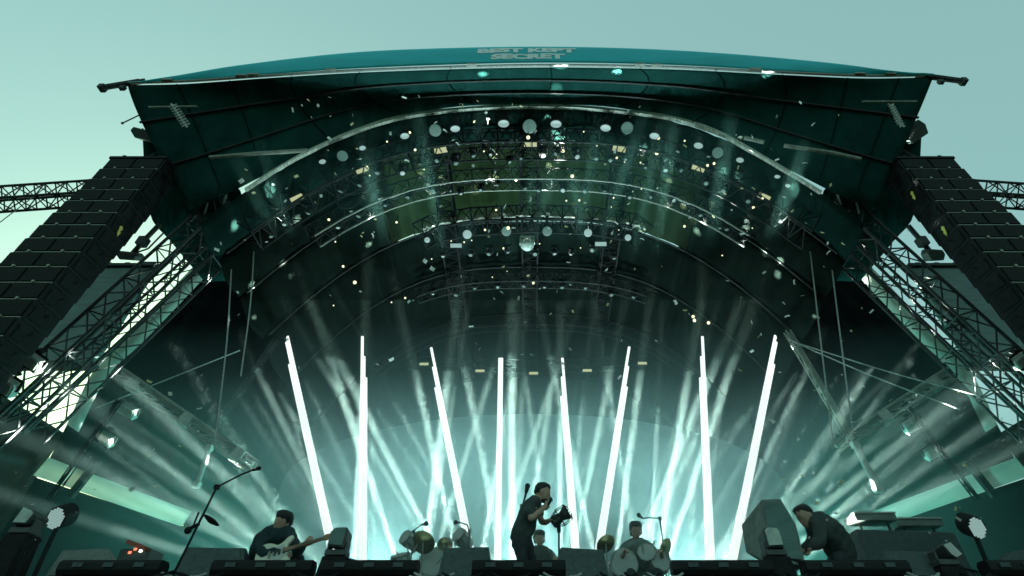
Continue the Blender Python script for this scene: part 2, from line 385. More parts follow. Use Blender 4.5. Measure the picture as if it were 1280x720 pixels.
# curved roof trusses behind
def arc_pts(Y, x0, x1, dz, n=20): return [Vector((x0 + (x1 - x0) * i / n, Y, vz(x0 + (x1 - x0) * i / n, Y) + dz)) for i in range(n + 1)]
truss('roof_truss', 'second curved truss across the vault, its upper tube pale against the fabric', arc_pts(8.0, -4.9, 4.9, -.45), .35, .42, .022, .42, 'black_metal', side=Vector((0, 1, 0)), pale='steel_pale')
truss('roof_truss', 'low curved truss across the dark rear of the vault with thin pale tube', arc_pts(11.0, -3.2, 3.2, -.8), .3, .3, .018, .5, 'black_metal', side=Vector((0, 1, 0)), pale='steel')
truss('roof_truss', 'rearmost thin curved truss high above the light columns', arc_pts(13.0, -4.6, 4.6, -.6), .3, .3, .018, .5, 'black_metal', side=Vector((0, 1, 0)), pale='steel')
mid = truss('roof_truss', 'short middle lamp truss with frayed pale fabric along its upper edge', [at(x, y, 9.2) for x, y in ((524, 296), (545, 285), (590, 277), (665, 273), (740, 276), (790, 284), (806, 298))], .5, .5, .03, .4, 'black_metal', side=Vector((0, 1, 0)))
e2 = MB(); mp2 = bez([at(x, y, 8.95) for x, y in ((528, 283), (548, 277), (600, 270), (665, 266.5), (735, 270), (790, 277), (806, 282))], 40)
for i in range(40):
    a, b = mp2[i], mp2[i + 1]; h = .10 + .035 * math.sin(i * 2.3) + .02 * math.sin(i * 5.1)
    e2.hexa([a + Vector((0, 0, -h)), a + Vector((0, 0, .07)), a + Vector((0, .06, .07)), a + Vector((0, .06, -h))], [b + Vector((0, 0, -h)), b + Vector((0, 0, .07)), b + Vector((0, .06, .07)), b + Vector((0, .06, -h))])
build('fabric_fringe', e2, 'beam_cover', mid)
# fore-and-aft spine trusses, dark against the vault
for px, lab in ((551, 'dark fore and aft truss on the left side of the vault'), (662, 'dark fore and aft truss along the middle of the vault'), (775, 'dark fore and aft truss on the right side of the vault')):
    x = at(px, 200, 7.6).x
    truss('spine_truss', lab, [Vector((x, Y, vz(x, Y) - .28)) for Y in (6.9, 8, 9.2, 11, 13, 15.8)], .42, .3, .03, .35, 'black_metal')

# ------------------------------------------------------------------ towers and the outer structure (left, then mirrored in shape)
def X(s, px): return px if s < 0 else 2 * CX - px
for s, nm in ((-1, 'left'), (1, 'right')):
    w1 = 'beyond the left speaker array' if s < 0 else 'beyond the right speaker array'
    truss('tower_truss', 'raked lattice leg of the roof %s, nearest the side screen' % w1, [at(X(s, 282), 258, 7.1), at(X(s, -34), 554, 7.1)], .40, .40, .032, .8, 'steel', 'lattice tower', 'raked roof legs')
    truss('tower_truss', 'inner raked lattice leg of the roof %s, against the black drape' % w1, [at(X(s, 326), 262, 7.7), at(X(s, 30), 541, 7.7)], .42, .42, .028, .85, 'steel', 'lattice tower', 'raked roof legs')
    truss('outrigger_truss', 'horizontal lattice boom against the sky %s' % w1, [at(X(s, 190), 236, 8.2), at(X(s, -190), 262, 8.2)], .42, .46, .035, .5, 'steel', 'truss', 'outer booms')
    # shell edge that runs down beside the drape: pale fabric lit by the sky
    q = MB(); A = [at(X(s, x), y, 8.3) for x, y in ((300, 262), (262, 312), (214, 362), (158, 420), (118, 462), (84, 530))]
    B = [at(X(s, x), y, 8.5) for x, y in ((312, 280), (282, 318), (232, 372), (176, 430), (134, 470), (98, 540))]
    q.sheet([bez(A, 20), bez(B, 20)]); build('shell_hem', q, 'scrim', roof, True, thick=.02)
    # black side drape, open along a slot where the pale strip hangs
    edge0 = [at(X(s, x), y, 8.4) for x, y in ((300, 262), (262, 312), (214, 362), (158, 420), (118, 462), (84, 530))]
    st = [at(X(s, x), y, 8.35) for x, y in ((60, 577), (45, 597))]
    en = [at(X(s, x), y, 11.2) for x, y in ((232, 640), (221, 655))]
    def slot(q, i):
        k = i / 59; Y = 8.35 + 8.05 * k; p = st[q].lerp(en[q], (Y - 8.35) / 2.85) if Y < 11.2 else Vector((en[q].x + (s * 5.6 - en[q].x) * (Y - 11.2) / 5.2, Y, en[q].z))
        return p
    def wav(P, i): return P + Vector((.05 * math.sin(i * 1.9), 0, 0))
    rows = []
    for j in range(6):
        row = []
        for i in range(60):
            P0 = edge0[j]; P = P0.lerp(Vector((s * 5.6, 16.4, 0)), i / 59); P.z = P0.z
            if j == 0: P.z = max(P.z, vz(P.x, P.y))
            row.append(wav(P, i))
        rows.append(row)
    rows.append([slot(0, i) if 8.35 + 8.05 * i / 59 < 11.25 else slot(1, i) for i in range(60)])
    o = build('side_drape', MB().sheet(rows), 'drape', None, True, origin=(s * 7, 10, FL), thick=.01)
    tag(o, 'tall black side drape closing the %s flank of the stage' % nm, 'drape', 'black stage drapes')
    rows = [[slot(1, i) for i in range(60)]]
    for z in (.6, .003): rows.append([Vector((p.x, p.y, FL + z * (p.z - FL))) for p in rows[0]])
    o = build('side_drape', MB().sheet(rows), 'drape', None, True, origin=(s * 7.6, 10, FL), thick=.01)
    tag(o, 'low black drape below the pale strip on the %s flank' % nm, 'drape', 'black stage drapes')
    ww = thing('wing_wall', (s * 8.6, 7, 0), 'dark clad wall of the stage wing under the %s lattice leg' % nm, 'wall', 'stage wing walls')
    z1 = EYE + 3.9
    build('cladding', MB().box((s * 8.62, 7.0, z1 / 2), (.1, 3.6, z1)), 'deck', ww)
    build('coping', MB().box((s * 8.62, 7.0, z1 + .04), (.16, 3.7, .08)), 'steel', ww)
    build('post', MB().box((s * 8.5, 8.7, z1 / 2), (.12, .12, z1)), 'steel', ww)
rows = [[Vector((x, 16.5 + .07 * math.sin(x * 9), z)) for x in [(-6.2 + 12.4 * i / 120) for i in range(121)]] for z in (FL + .01, 5, 8, 11.5)]
tag(build('back_drape', MB().sheet(rows), 'back_drape', None, True, origin=(0, 16.5, FL), thick=.01), 'tall dark green back drape hanging behind the whole stage', 'drape', 'black stage drapes')

# round pale backdrop behind the band
rb = MB(); cz = EYE + .345 * 13.3; ring = []
prof = []
for i in range(65):
    t = math.pi * i / 64; prof.append(Vector((-6.45 * math.cos(t), 13.3 + 1.2 * (1 - math.sin(t)) * 0, cz + 1.95 * math.sin(t))))
base = [Vector((-6.3, 13.3, FL + .02)), Vector((6.3, 13.3, FL + .02))]
rb.prism([base[0]] + prof + [base[1]], (0, .12, 0))
tag(build('round_backdrop', rb, 'round_cloth', None, origin=(0, 13.3, FL)), 'wide pale domed backdrop glowing behind the light columns', 'backdrop')

# ------------------------------------------------------------------ line arrays
def line_array(s, label):
    Y = 6.0; x0, x1 = s * 7.2, s * 8.32
    root = thing('line_array', (s * 7.75, Y + .2, EYE + 2.7), label, 'speaker array', 'hanging line arrays')
    h = .335; ztop = EYE + 1.405 * Y
    n = 17
    for i in range(n):
        zt = ztop - i * (h + .008); lean = .10 - .0265 * i
        yb = Y + lean
        c = MB()
        c.hexa([(x0, yb, zt - h), (x1, yb, zt - h), (x1, yb, zt), (x0, yb, zt)], [(x0, yb + .50, zt - h), (x1, yb + .50, zt - h), (x1, yb + .50, zt), (x0, yb + .50, zt)])
        cab = build('cabinet', c, 'cabinet', root, bevel=.012)
        for a, b in ((.03, .475), (.525, .97)):
            gxa, gxb = x0 + (x1 - x0) * a, x0 + (x1 - x0) * b
            gm = MB(); gm.box(((gxa + gxb) / 2, yb - .012, zt - h / 2 + .01), (abs(gxb - gxa), .02, h - .06))
            build('grille', gm, 'grille', cab)
        pn = MB()
        pn.box(((x0 + x1) / 2, yb - .006, zt - h + .012), (abs(x1 - x0) - .04, .022, .012))
        for a in (.26, .74): pn.tube((x0 + (x1 - x0) * a, yb - .05, zt - h + .012), (x0 + (x1 - x0) * a, yb, zt - h + .012), .022, 8)
        build('rigging_pin', pn, 'pin', cab)
        rg = MB()                                   # perforated rigging plate on the inner side
        rg.prism([(x0 + s * .004, yb + .06, zt - .29), (x0 + s * .004, yb + .40, zt - .26), (x0 + s * .004, yb + .40, zt - .07), (x0 + s * .004, yb + .30, zt - .07), (x0 + s * .004, yb + .26, zt - .15), (x0 + s * .004, yb + .12, zt - .15), (x0 + s * .004, yb + .06, zt - .08)], (-s * .018, 0, 0))
        build('rigging_plate', rg, 'black_metal', cab)
    fb = MB(); fb.box(((x0 + x1) / 2, Y + .32, ztop + .035), (1.14, .5, .06)); fb.box((s * 7.4, Y + .35, ztop + .10), (.06, .5, .07)); fb.box((s * 8.1, Y + .35, ztop + .10), (.06, .5, .07))
    build('flying_frame', fb, 'black_metal', root)
    ch = MB(); ch.tube((s * 7.4, Y + .3, ztop + .1), (s * 7.2, Y + .45, ztop + 1.4), .02); ch.tube((s * 8., Y + .3, ztop + .1), (s * 7.5, Y + .45, ztop + 1.4), .02)
    build('hoist_chain', ch, 'steel', root)
    for k in (2, 5, 14):
        if s < 0 and k == 2: continue
        t = MB(); t.prism([(x0 - s * .02, Y + .22 + .10 - .0265 * k + a_, ztop - k * .347 - .2 + b_) for a_, b_ in ((-.05, .07), (.0, .1), (.03, .05), (.01, .0), (.04, -.03), (.02, -.12), (-.02, -.07), (-.03, .0))], (-s * .008, 0, 0))
        build('tape_mark', t, 'yellow_tape', root)
    return root
line_array(-1, 'tall hanging array of black speaker cabinets on the left of the stage')
line_array(1, 'tall hanging array of black speaker cabinets on the right of the stage')

# side screens behind the arrays
for s, nm in ((-1, 'left'), (1, 'right')):
    root = thing('side_screen', at(X(s, 150), 470, 8.0), 'switched off green grey video screen behind the %s speaker array' % nm, 'video screen', 'side video screens')
    tr, bl = at(X(s, 190), 333, 8.0), at(X(s, 62), 452, 8.0)
    z1, z0, xa = tr.z, bl.z, tr.x; xb_ = xa + s * 3.2
    p = MB()
    p.box(((xa + xb_) / 2, 8.1, (z0 + z1) / 2), (abs(xb_ - xa), .12, z1 - z0)); build('panel', p, 'screen_panel', root, bevel=.01)
    f = MB(); f.box(((xa + xb_) / 2, 8.08, z1 + .05), (abs(xb_ - xa) + .1, .2, .07)); f.box(((xa + xb_) / 2, 8.08, z0 - .05), (abs(xb_ - xa) + .1, .2, .08))
    for i in range(8): f.box((xa + s * (.2 + i * .4), 8.08, z1 + .11), (.1, .12, .06))
    build('frame', f, 'steel', root)

# ------------------------------------------------------------------ lamps
def flood(label, px, py, Y, wpx, hpx, tilt=0., hang=1, m='fixture_pale', yaw=0., cat='floodlight', name='floodlight', lit=False):
    """box floodlight with rounded hood, yoke and clamp"""
    p = at(px, py, Y); u = mpp(py, Y); W, H = wpx * u, hpx * u
    root = thing(name, p, label, cat)
    R = Matrix.Rotation(rad(PITCH), 3, 'X') @ Matrix.Rotation(rad(tilt), 3, 'Y') @ Matrix.Rotation(rad(yaw), 3, 'Z')
    b = MB(); D = W * .45
    prof = [(-.5, -.5), (.5, -.5), (.5, .25), (.38, .45), (-.38, .45), (-.5, .25)]
    b.prism([p + R @ Vector((x * W, -D / 2, z * H)) for x, z in prof], R @ Vector((0, D, 0)))
    build('housing', b, m, root, bevel=.01)
    f = MB(); f.prism([p + R @ Vector((x * W * .84, -D / 2 - .012, z * H * .84)) for x, z in prof], R @ Vector((0, .012, 0)))
    build('lens', f, 'lens_cool' if lit else m, root)
    r = MB(); r.box(p + R @ Vector((0, -D / 2 - .008, -.40 * H)), (W * 1.02, .02, H * .07), R); build('black_band', r, 'black_metal', root)
    y = MB(); e = p + R @ Vector((0, 0, hang * H * .95))
    for q in (-1, 1):
        y.tube(p + R @ Vector((q * W * .53, 0, 0)), p + R @ Vector((q * W * .53, 0, hang * H * .7)), .018 if W < .5 else .025); 
    y.tube(p + R @ Vector((-W * .53, 0, hang * H * .7)), p + R @ Vector((W * .53, 0, hang * H * .7)), .02)
    y.tube(p + R @ Vector((0, 0, hang * H * .7)), e, .03); y.box(e, (W * .35, W * .3, H * .14), R)
    build('yoke', y, 'black_metal', root)
    return root
def par(label, px, py, Y, wpx, aim, lens='lens_cool', group=None, cat='stage lamp'):
    p = at(px, py, Y); r = wpx * mpp(py, Y) / 2; root = thing('stage_lamp', p, label, cat, group)
    d = (Vector(aim) - p).normalized()
    b = MB(); b.lathe(p - d * r * 2.4, d, [(r * .45, 0), (r * .8, r * .5), (r * 1.05, r * 1.6), (r * 1.12, r * 2.4)], 16); build('can', b, 'black_metal', root, True)
    l = MB(); l.lathe(p + d * .003, d, [(r, 0), (r * .9, .01), (r * .5, .02)], 18); build('lens', l, lens, root)
    y = MB(); sx = d.cross(Vector((0, 0, 1))).normalized(); c0 = p - d * r * 1.2
    for q in (-1, 1): y.tube(c0 + sx * q * r * 1.2, c0 + sx * q * r * 1.2 + Vector((0, 0, r * 2.2)), .015)
    y.tube(c0 - sx * r * 1.2 + Vector((0, 0, r * 2.2)), c0 + sx * r * 1.2 + Vector((0, 0, r * 2.2)), .018)
    build('yoke', y, 'black_metal', root); return root
# lamps along the arch truss
stage_pt = Vector((0, 9, FL + 1))
ARCH = [(341, 231, 6), (403, 202, 9), (453, 185, 9), (506, 170, 12), (569, 161, 13), (629.5, 154.5, 15), (695, 155, 15), (757, 160, 14), (818, 170, 13), (873, 182, 12), (925, 200, 10), (972, 221, 8), (985, 232, 7)]
words = ['lowest on the left', 'second from the left', 'third from the left', 'fourth from the left', 'fifth from the left', 'just left of the crown', 'just right of the crown', 'third right of the crown', 'fourth right of the crown', 'fifth right of the crown', 'third from the right end', 'second from the right end', 'lowest on the right']
for (x, y, wd), t in zip(ARCH, words):
    par('pale lit lamp face on the arch truss, %s' % t, x, y, 6.62, wd * .92, at(x, y, 6.62) + Vector((-(x - 663) / 300 * .5, .32, -1)), group='pale lamps along the arch truss')
for x, y, wd, t in ((428, 195, 13, 'left shoulder'), (544, 163, 15, 'left of the crown'), (662, 158, 17, 'at the crown'), (784, 160, 15, 'right of the crown'), (897, 191, 13, 'right shoulder')):
    par('dark green unlit lamp hanging from the arch truss, %s' % t, x, y, 6.6, wd, at(x, y + 30, 3), 'lens_dim', 'unlit lamps of the arch truss')
for x, y, t in ((371, 248, 'far left'), (453, 212, 'left'), (551, 188, 'left of centre'), (663, 180, 'centre'), (774, 186, 'right of centre'), (873, 210, 'right'), (955, 246, 'far right')):
    p = at(x, y, 7.0); u = mpp(y, 7.0); root = thing('blinder_lamp', p, 'small yellow glowing rectangular lamp under the arch truss, %s' % t, 'lamp', 'yellow lamps under the arch')
    R = Matrix.Rotation(rad(50), 3, 'X'); ang = -(x - 663) / 300 * 25
    R = R @ Matrix.Rotation(rad(-ang), 3, 'Y')
    b = MB(); b.box(p + R @ Vector((0, .06, 0)), (20 * u, .10, 10 * u), R); build('housing', b, 'black_metal', root)
    l = MB()
    for q in (-1, 1): l.box(p + R @ Vector((q * 4.1 * u, 0, 0)), (7.8 * u, .02, 6.6 * u), R)
    build('lens', l, 'lamp_warm', root)
    h = MB(); h.tube(p + R @ Vector((0, .1, 0)), p + Vector((0, .1, .4)), .02); build('clamp', h, 'black_metal', root)
for x, y, wd, ln, t in ((534, 300, 7, 'lens_cool', 'left end'), (584, 293, 11, 'lens_cool', 'third from the left'), (633, 289, 12, 'lens_dim', 'left of the centre lamp'), (684, 289, 12, 'lens_dim', 'right of the centre lamp'), (735, 291, 10, 'lens_cool', 'third from the right'), (785, 297, 8, 'lens_cool', 'right end')):
    par('round lamp hanging from the short middle truss, %s' % t, x, y, 8.9, wd, at(x, y + 30, 4), ln, 'round lamps of the middle truss')
for x, y, t in ((570, 307, 'left'), (751, 305, 'right')):
    p = at(x, y, 9.0); u = mpp(y, 9.0); root = thing('blinder_lamp', p, 'small white rectangular lamp below the middle truss on the %s' % t, 'lamp', 'white lamps under the middle truss')
    R = Matrix.Rotation(rad(45), 3, 'X'); b = MB(); b.box(p + R @ Vector((0, .05, 0)), (15 * u, .08, 8 * u), R); build('housing', b, 'black_metal', root)
    l = MB(); l.box(p, (14 * u, .02, 5 * u), R); build('lens', l, 'lens_cool', root)
# the bright centre lamp
p = at(659, 305, 8.8); u = mpp(305, 8.8); root = thing('centre_spotlight', p, 'bright round white spotlight in bracket hanging at the centre of the middle truss', 'spotlight')
b = MB(); b.ball(p, 9 * u, 14); build('head', b, 'fixture_pale', root, True)
l = MB(); l.lathe(p + Vector((0, -.09, -.05)), (0, -.8, -.6), [(5.5 * u, 0), (5 * u, .03)], 14); build('lens', l, 'lamp_white', root)
b = MB(); b.box(p + Vector((0, 0, 10 * u)), (18 * u, .12, 3 * u)); b.box(p + Vector((-8.5 * u, 0, 5 * u)), (.04, .08, 10 * u)); b.box(p + Vector((8.5 * u, 0, 5 * u)), (.04, .08, 10 * u)); build('bracket', b, 'fixture_pale', root)
# rear row of small lamps behind the columns
for x, y, t in ((530, 455, 'far left'), (600, 463.5, 'left'), (667, 466.5, 'middle'), (734, 463, 'right'), (803, 454, 'far right')):
    p = at(x, y, 14.); u = mpp(y, 14.); root = thing('rear_lamp', p, 'small pale rectangular lamp above the light columns, %s' % t, 'lamp', 'row of small rear lamps')
    b = MB(); b.box(p + Vector((0, .08, 0)), (13 * u, .12, 5 * u)); build('housing', b, 'black_metal', root)
    l = MB(); l.box(p, (11 * u, .02, 3.2 * u)); build('lens', l, 'lamp_warm', root)
rt = truss('rear_truss', 'straight dark truss behind the light columns carrying small lamps', [at(480, 452, 14.2), at(560, 455, 14.2), at(665, 459, 14.2), at(770, 455, 14.2), at(850, 450, 14.2)], .3, .3, .02, .5, 'black_metal', side=Vector((0, 1, 0)))
# moving lamps and motors crowded along the curved trusses
rr = random.Random(3); k = 0
for (Y, x0, x1, dz, n) in ((7.15, -5.2, 5.2, -.82, 26), (8.0, -4.7, 4.7, -.75, 18), (9.3, -2.4, 2.4, -1.5, 9), (11.0, -3.1, 3.1, -1.0, 10)):
    for i in range(n):
        x = x0 + (x1 - x0) * (i + .5) / n + rr.uniform(-.1, .1)
        p = Vector((x, Y + rr.uniform(-.1, .1), vz(x, Y) + dz + rr.uniform(-.05, .05))); root = thing('rig_lamp', p, 'small dark moving lamp hanging among others under the curved roof trusses', 'stage lamp', 'dark moving lamps under the roof trusses')
        d = Vector((rr.uniform(-.5, .5), rr.uniform(-.4, .5), -1)).normalized(); q = rr.uniform(.05, .085)
        b = MB(); b.lathe(p - d * q * 1.5, d, [(q * .5, 0), (q * .9, q * .5), (q, q * 1.6), (q * .85, q * 2.2)], 10); build('head', b, 'black_metal', root, True)
        build('lens', MB().lathe(p + d * q * .72, d, [(q * .7, 0), (q * .5, .015)], 10), 'lens_dim' if i % 5 else 'lens_cool', root)
        y = MB(); y.box(p + Vector((0, 0, q * 2.6)), (q * 2.6, q * 1.6, q * .9)); y.box(p + Vector((-q * 1.15, 0, q * 1.3)), (.02, q, q * 2.6)); y.box(p + Vector((q * 1.15, 0, q * 1.3)), (.02, q, q * 2.6)); build('yoke', y, 'black_metal', root)
for i, (x, Y) in enumerate(((-4.4, 7.1), (-2.9, 7.1), (-1.2, 7.1), (1.5, 7.1), (3.1, 7.1), (4.5, 7.1))):
    c = MB(); a = Vector((x, Y, vz(x, Y) - .3)); c.path(bez([a, a + Vector((.25, -.1, -.5)), a + Vector((.6, 0, -.45)), a + Vector((.8, .1, -.1))], 12), .018, 5); c.path(bez([a, a + Vector((.3, .1, -.7)), a + Vector((.6, .2, -.6)), a + Vector((.9, .1, -.1))], 12), .018, 5)
    tag(build('cable_loop', c, 'black_metal', None, origin=a), 'black cable looping below the arch truss among the lamps', 'cable', 'cable loops under the arch truss')
# tiny warm lamp points among the rigging
rp_ = random.Random(21)
for i in range(64):
    Y = rp_.choice((6.7, 7.2, 7.6, 8.1, 8.8, 9.6, 11.1)); x = rp_.uniform(-5.1, 5.1)
    p = Vector((x, Y, vz(x, Y) - rp_.uniform(.15, 1.3))); q = rp_.choice((.014, .018, .022, .03, .045))
    root = thing('lamp_point', p, 'tiny warm lamp point glowing among the roof rigging', 'lamp', 'tiny warm lamp points in the roof')
    build('bulb', MB().ball(p, q, 8), 'lamp_point', root, True); build('socket', MB().tube(p + Vector((0, 0, q * .8)), p + Vector((0, 0, q * .8 + .22)), .012, 6), 'black_metal', root)
# side floods
flood('pale boxy floodlight clamped low on the left lattice leg, nearest the frame edge', 9, 482, 6.7, 26, 20, 35, 1)
flood('pale boxy floodlight clamped on the left lattice leg, above its neighbour', 42, 452, 6.7, 25, 17, 35, 1)
flood('boxy floodlight hanging in the teal smoke by the left truss end, upper one', 160, 513, 9.0, 24, 14, 28, 1)
flood('boxy floodlight hanging in the teal smoke by the left truss end, lower one', 131, 548, 9.0, 24, 14, 28, 1)
flood('boxy floodlight hanging in the teal smoke by the right truss, upper one', 1141, 531, 9.0, 24, 14, -28, 1)
flood('boxy floodlight hanging in the teal smoke by the right truss, lower one', 1166, 565, 9.0, 22, 14, -28, 1)
flood('pale floodlight at the right frame edge beside the lattice leg', 1275, 452, 6.7, 18, 16, -35, 1)
# hanging floods on arms outside the shell
def armlamp(label, px, py, Y, wpx, hpx, ax, ay, aY, tilt):
    p = at(px, py, Y); u = mpp(py, Y); root = thing('hanging_floodlight', p, label, 'floodlight')
    R = Matrix.Rotation(rad(PITCH), 3, 'X') @ Matrix.Rotation(rad(tilt), 3, 'Y'); W, H = wpx * u, hpx * u
    b = MB(); b.prism([p + R @ Vector((x * W, -W * .3, z * H)) for x, z in ((-.5, .1), (-.42, .5), (.35, .42), (.5, .05), (.42, -.45), (-.3, -.5))], R @ Vector((0, W * .6, 0))); build('housing', b, 'case_grey', root, bevel=.02)
    a = MB(); e = at(ax, ay, aY); md = p.lerp(e, .35) + Vector((0, 0, .08)); a.path([p, md, e], .05, 8); a.path([p + Vector((.08, 0, .1)), md + Vector((.1, .1, -.1)), e + Vector((.1, .1, -.15))], .018)
    a.box(md, (.16, .16, .2)); build('arm', a, 'steel', root)
armlamp('dark floodlight on a bent arm in the sky gap right of the left array', 163, 320, 7.6, 26, 11, 200, 280, 7.4, 5)
armlamp('dark round floodlight on an arm in the sky gap left of the right array', 1166, 319, 7.6, 22, 15, 1135, 282, 7.4, 0)
armlamp('dark oblong floodlight jutting out above the left speaker array', 188, 171, 6.3, 36, 13, 240, 198, 6.4, 12)
armlamp('dark box floodlight jutting out above the right speaker array', 1138, 166, 6.3, 30, 24, 1095, 185, 6.4, -30)
# little antenna rod left of the canopy
tag(build('antenna_rod', MB().tube(at(153, 154, 6.1), at(180, 141, 6.1), .015).ball(at(153, 154, 6.1), .03, 6), 'steel', None, origin=at(180, 141, 6.1)), 'short thin rod with knob sticking out left of the canopy', 'rod')
# lit hangers under the canopy (a bar with a chain below)
for s, px, lb in ((-1, 216, 'left'), (1, 1114, 'right')):
    root = thing('canopy_hanger', at(px, 133, 5.45), 'small horizontal bar with dangling chain links under the canopy on the %s' % lb, 'hanger')
    a, b_ = (186, 134), (246, 133)
    if s > 0: a, b_ = (1078, 127), (1146, 127)
    build('bar', MB().tube(at(*a, 5.45), at(*b_, 5.45), .026), 'steel_pale', root)
    ch = MB(); p0 = at(px, 132, 5.43); p1 = at(px - 16 * -s * -1 if s < 0 else px + 12, 156, 5.5)
    for k in range(9):
        c_ = p0.lerp(p1, k / 8); ch.tube(c_ + Vector((-.05, 0, .05)), c_ + Vector((.05, 0, -.06)), .022); ch.tube(c_ + Vector((.06, 0, .05)), c_ + Vector((-.04, 0, -.06)), .018)
    build('chain', ch, 'aluminium', root)
# round perforated lamps low at both sides
def honey(label, px, py, Y, wpx, hpx, rot):
    p = at(px, py, Y); u = mpp(py, Y); root = thing('honeycomb_lamp', p, label, 'lamp'); R = Matrix.Rotation(rad(PITCH - 10), 3, 'X') @ Matrix.Rotation(rad(rot), 3, 'Y')
    a, b = wpx * u / 2, hpx * u / 2
    h = MB(); h.prism([p + R @ Vector((a * 1.15 * math.cos(t), .01, b * 1.1 * math.sin(t))) for t in [2 * math.pi * i / 20 for i in range(20)]], R @ Vector((0, .2, 0))); build('housing', h, 'black_metal', root)
    d = MB(); n = 8
    for i in range(-n, n + 1):
        for j in range(-n, n + 1):
            x, z = i * a / 3.9, j * b / 4.6
            if (x / a) ** 2 + (z / b) ** 2 < .95: d.box(p + R @ Vector((x, 0, z)), (a / 5.4, .015, b / 6.4), R)
    build('lens', d, 'lens_cool', root)
    build('stand', MB().tube(p + R @ Vector((0, .1, 0)), Vector((p.x, p.y + .2, FL)), .03), 'black_metal', root)
honey('round honeycomb lamp with white cells at the far left, above the wedge', 69, 648, 7.2, 22, 26, 22)
honey('round honeycomb lamp with white cells at the far right', 1222, 660, 7.2, 20, 26, -25)
# ------------------------------------------------------------------ pale inner trusses, booms, side strips, cables
def boom(label, a, b, Ya, Yb, r, m='steel_pale', name='box_truss', cat='truss', seg=True):
    pa, pb = at(*a, Ya), at(*b, Yb); root = thing(name, pa, label, cat)
    d = (pb - pa); L = d.length; R = d.to_track_quat('Y', 'Z').to_matrix()
    for q in ((-1, -1), (1, -1), (1, 1), (-1, 1)):
        o = R @ Vector((q[0] * r, 0, q[1] * r)); build('chord', MB().tube(pa + o, pb + o, r * .34, 6), m, root)
    l = MB(); n = max(3, int(L / .35))
    for i in range(n):
        t0, t1 = i / n, (i + 1) / n
        for q in (-1, 1):
            l.tube(pa.lerp(pb, t0) + R @ Vector((q * r, 0, -r)), pa.lerp(pb, t1) + R @ Vector((q * r, 0, r)), r * .2, 4)
            l.tube(pa.lerp(pb, t0) + R @ Vector((-q * r, 0, q * r)), pa.lerp(pb, t1) + R @ Vector((q * r, 0, q * r)), r * .2, 4)
    build('lacing', l, m, root)
    c = MB()                                       # clamps and cable sleeve along it
    for i in range(1, n, 3): c.box(pa.lerp(pb, i / n), (r * 2.6, r * 2.2, r * 2.6), R)
    c.tube(pa.lerp(pb, .02) + R @ Vector((0, 0, r * .6)), pa.lerp(pb, .98) + R @ Vector((0, 0, r * .6)), r * .55, 6)
    build('cable_sleeve', c, m, root); return root
boom('pale truss slanting down from the left lattice leg into the lit smoke', (146, 466), (318, 584), 8.2, 9.4, .085, 'aluminium')
boom('pale truss slanting down from the right lattice leg into the lit smoke', (1190, 466), (1044, 562), 8.2, 9.2, .085, 'aluminium')
boom('thin pale boom leaning down right from the top of the rightmost light column', (984, 414), (1066, 552), 9.0, 9.0, .05)
boom('dark thin truss leaning inward high on the left drape', (318, 300), (360, 372), 8.6, 9.6, .07, 'steel')
boom('dark thin truss leaning inward high on the right drape', (1012, 288), (962, 362), 8.6, 9.6, .07, 'steel')
boom('faint crossing boom rising right above the left lit smoke', (262, 545), (345, 425), 9.8, 9.8, .045, 'steel')
tag(build('fluorescent_rod', MB().tube(at(262, 560, 9.0), at(246, 606, 9.0), .045, 8).box(at(262, 560, 9.), (.1, .1, .1)).box(at(246, 606, 9.), (.1, .1, .1)), 'drum_head', None, origin=at(246, 606, 9.)), 'short bright white rod leaning below the left pale truss', 'rod')
tag(build('fluorescent_rod', MB().tube(at(1069, 556, 8.6), at(1098, 612, 8.6), .055, 8).box(at(1069, 556, 8.6), (.12, .1, .1)).box(at(1098, 612, 8.6), (.12, .1, .1)), 'drum_head', None, origin=at(1098, 612, 8.6)), 'bright white rod leaning below the right pale truss', 'rod')
for s, px in ((-1, ((45, 594), (60, 578), (232, 640), (221, 654))), (1, ((1110, 642), (1128, 627), (1285, 570), (1285, 594)))):
    n = 'left' if s < 0 else 'right'
    q = px; Ys = (8.1, 8.1, 11.2, 11.2) if s < 0 else (11.0, 11.0, 8.1, 8.1)
    P = [at(*a, Y) for a, Y in zip(q, Ys)]
    if s > 0: P = [Vector((-v.x, v.y, v.z)) for v in (at(45, 594, 8.3), at(60, 578, 8.3), at(232, 640, 11.2), at(221, 654, 11.2))]
    root = thing('side_strip', P[0], 'long pale fabric strip stretched along the %s flank of the stage' % n, 'banner', 'pale side strips')
    P = [P[0] - Vector((0, .1, .04)), P[1] + Vector((0, -.1, .04)), P[2] + Vector((0, .1, .04)), P[3] + Vector((0, .1, -.04))]
    build('fabric', MB().sheet([[P[0].lerp(P[3], i / 20) - Vector((s * .06, 0, 0)) for i in range(21)], [P[1].lerp(P[2], i / 20) - Vector((s * .06, 0, 0)) for i in range(21)]]), 'scrim', root, thick=.015)
    m_ = .22
    a, b = P[0].lerp(P[3], m_), P[1].lerp(P[2], m_); e = (b - a)
    build('strap', MB().tube(a - e * .5 + Vector((-s * .14, -.05, 0)), b + e * .6 + Vector((-s * .14, -.05, 0)), .07, 6), 'black_metal', root)
CAB = [((318, 300), (301, 470), 7.6, 'left of the dark drape, inner one'), ((290, 322), (268, 560), 7.6, 'left of the dark drape, outer one'),
       ((1010, 290), (1042, 560), 7.6, 'in front of the right drape, inner one'), ((1035, 295), (1066, 540), 7.6, 'in front of the right drape, outer one')]
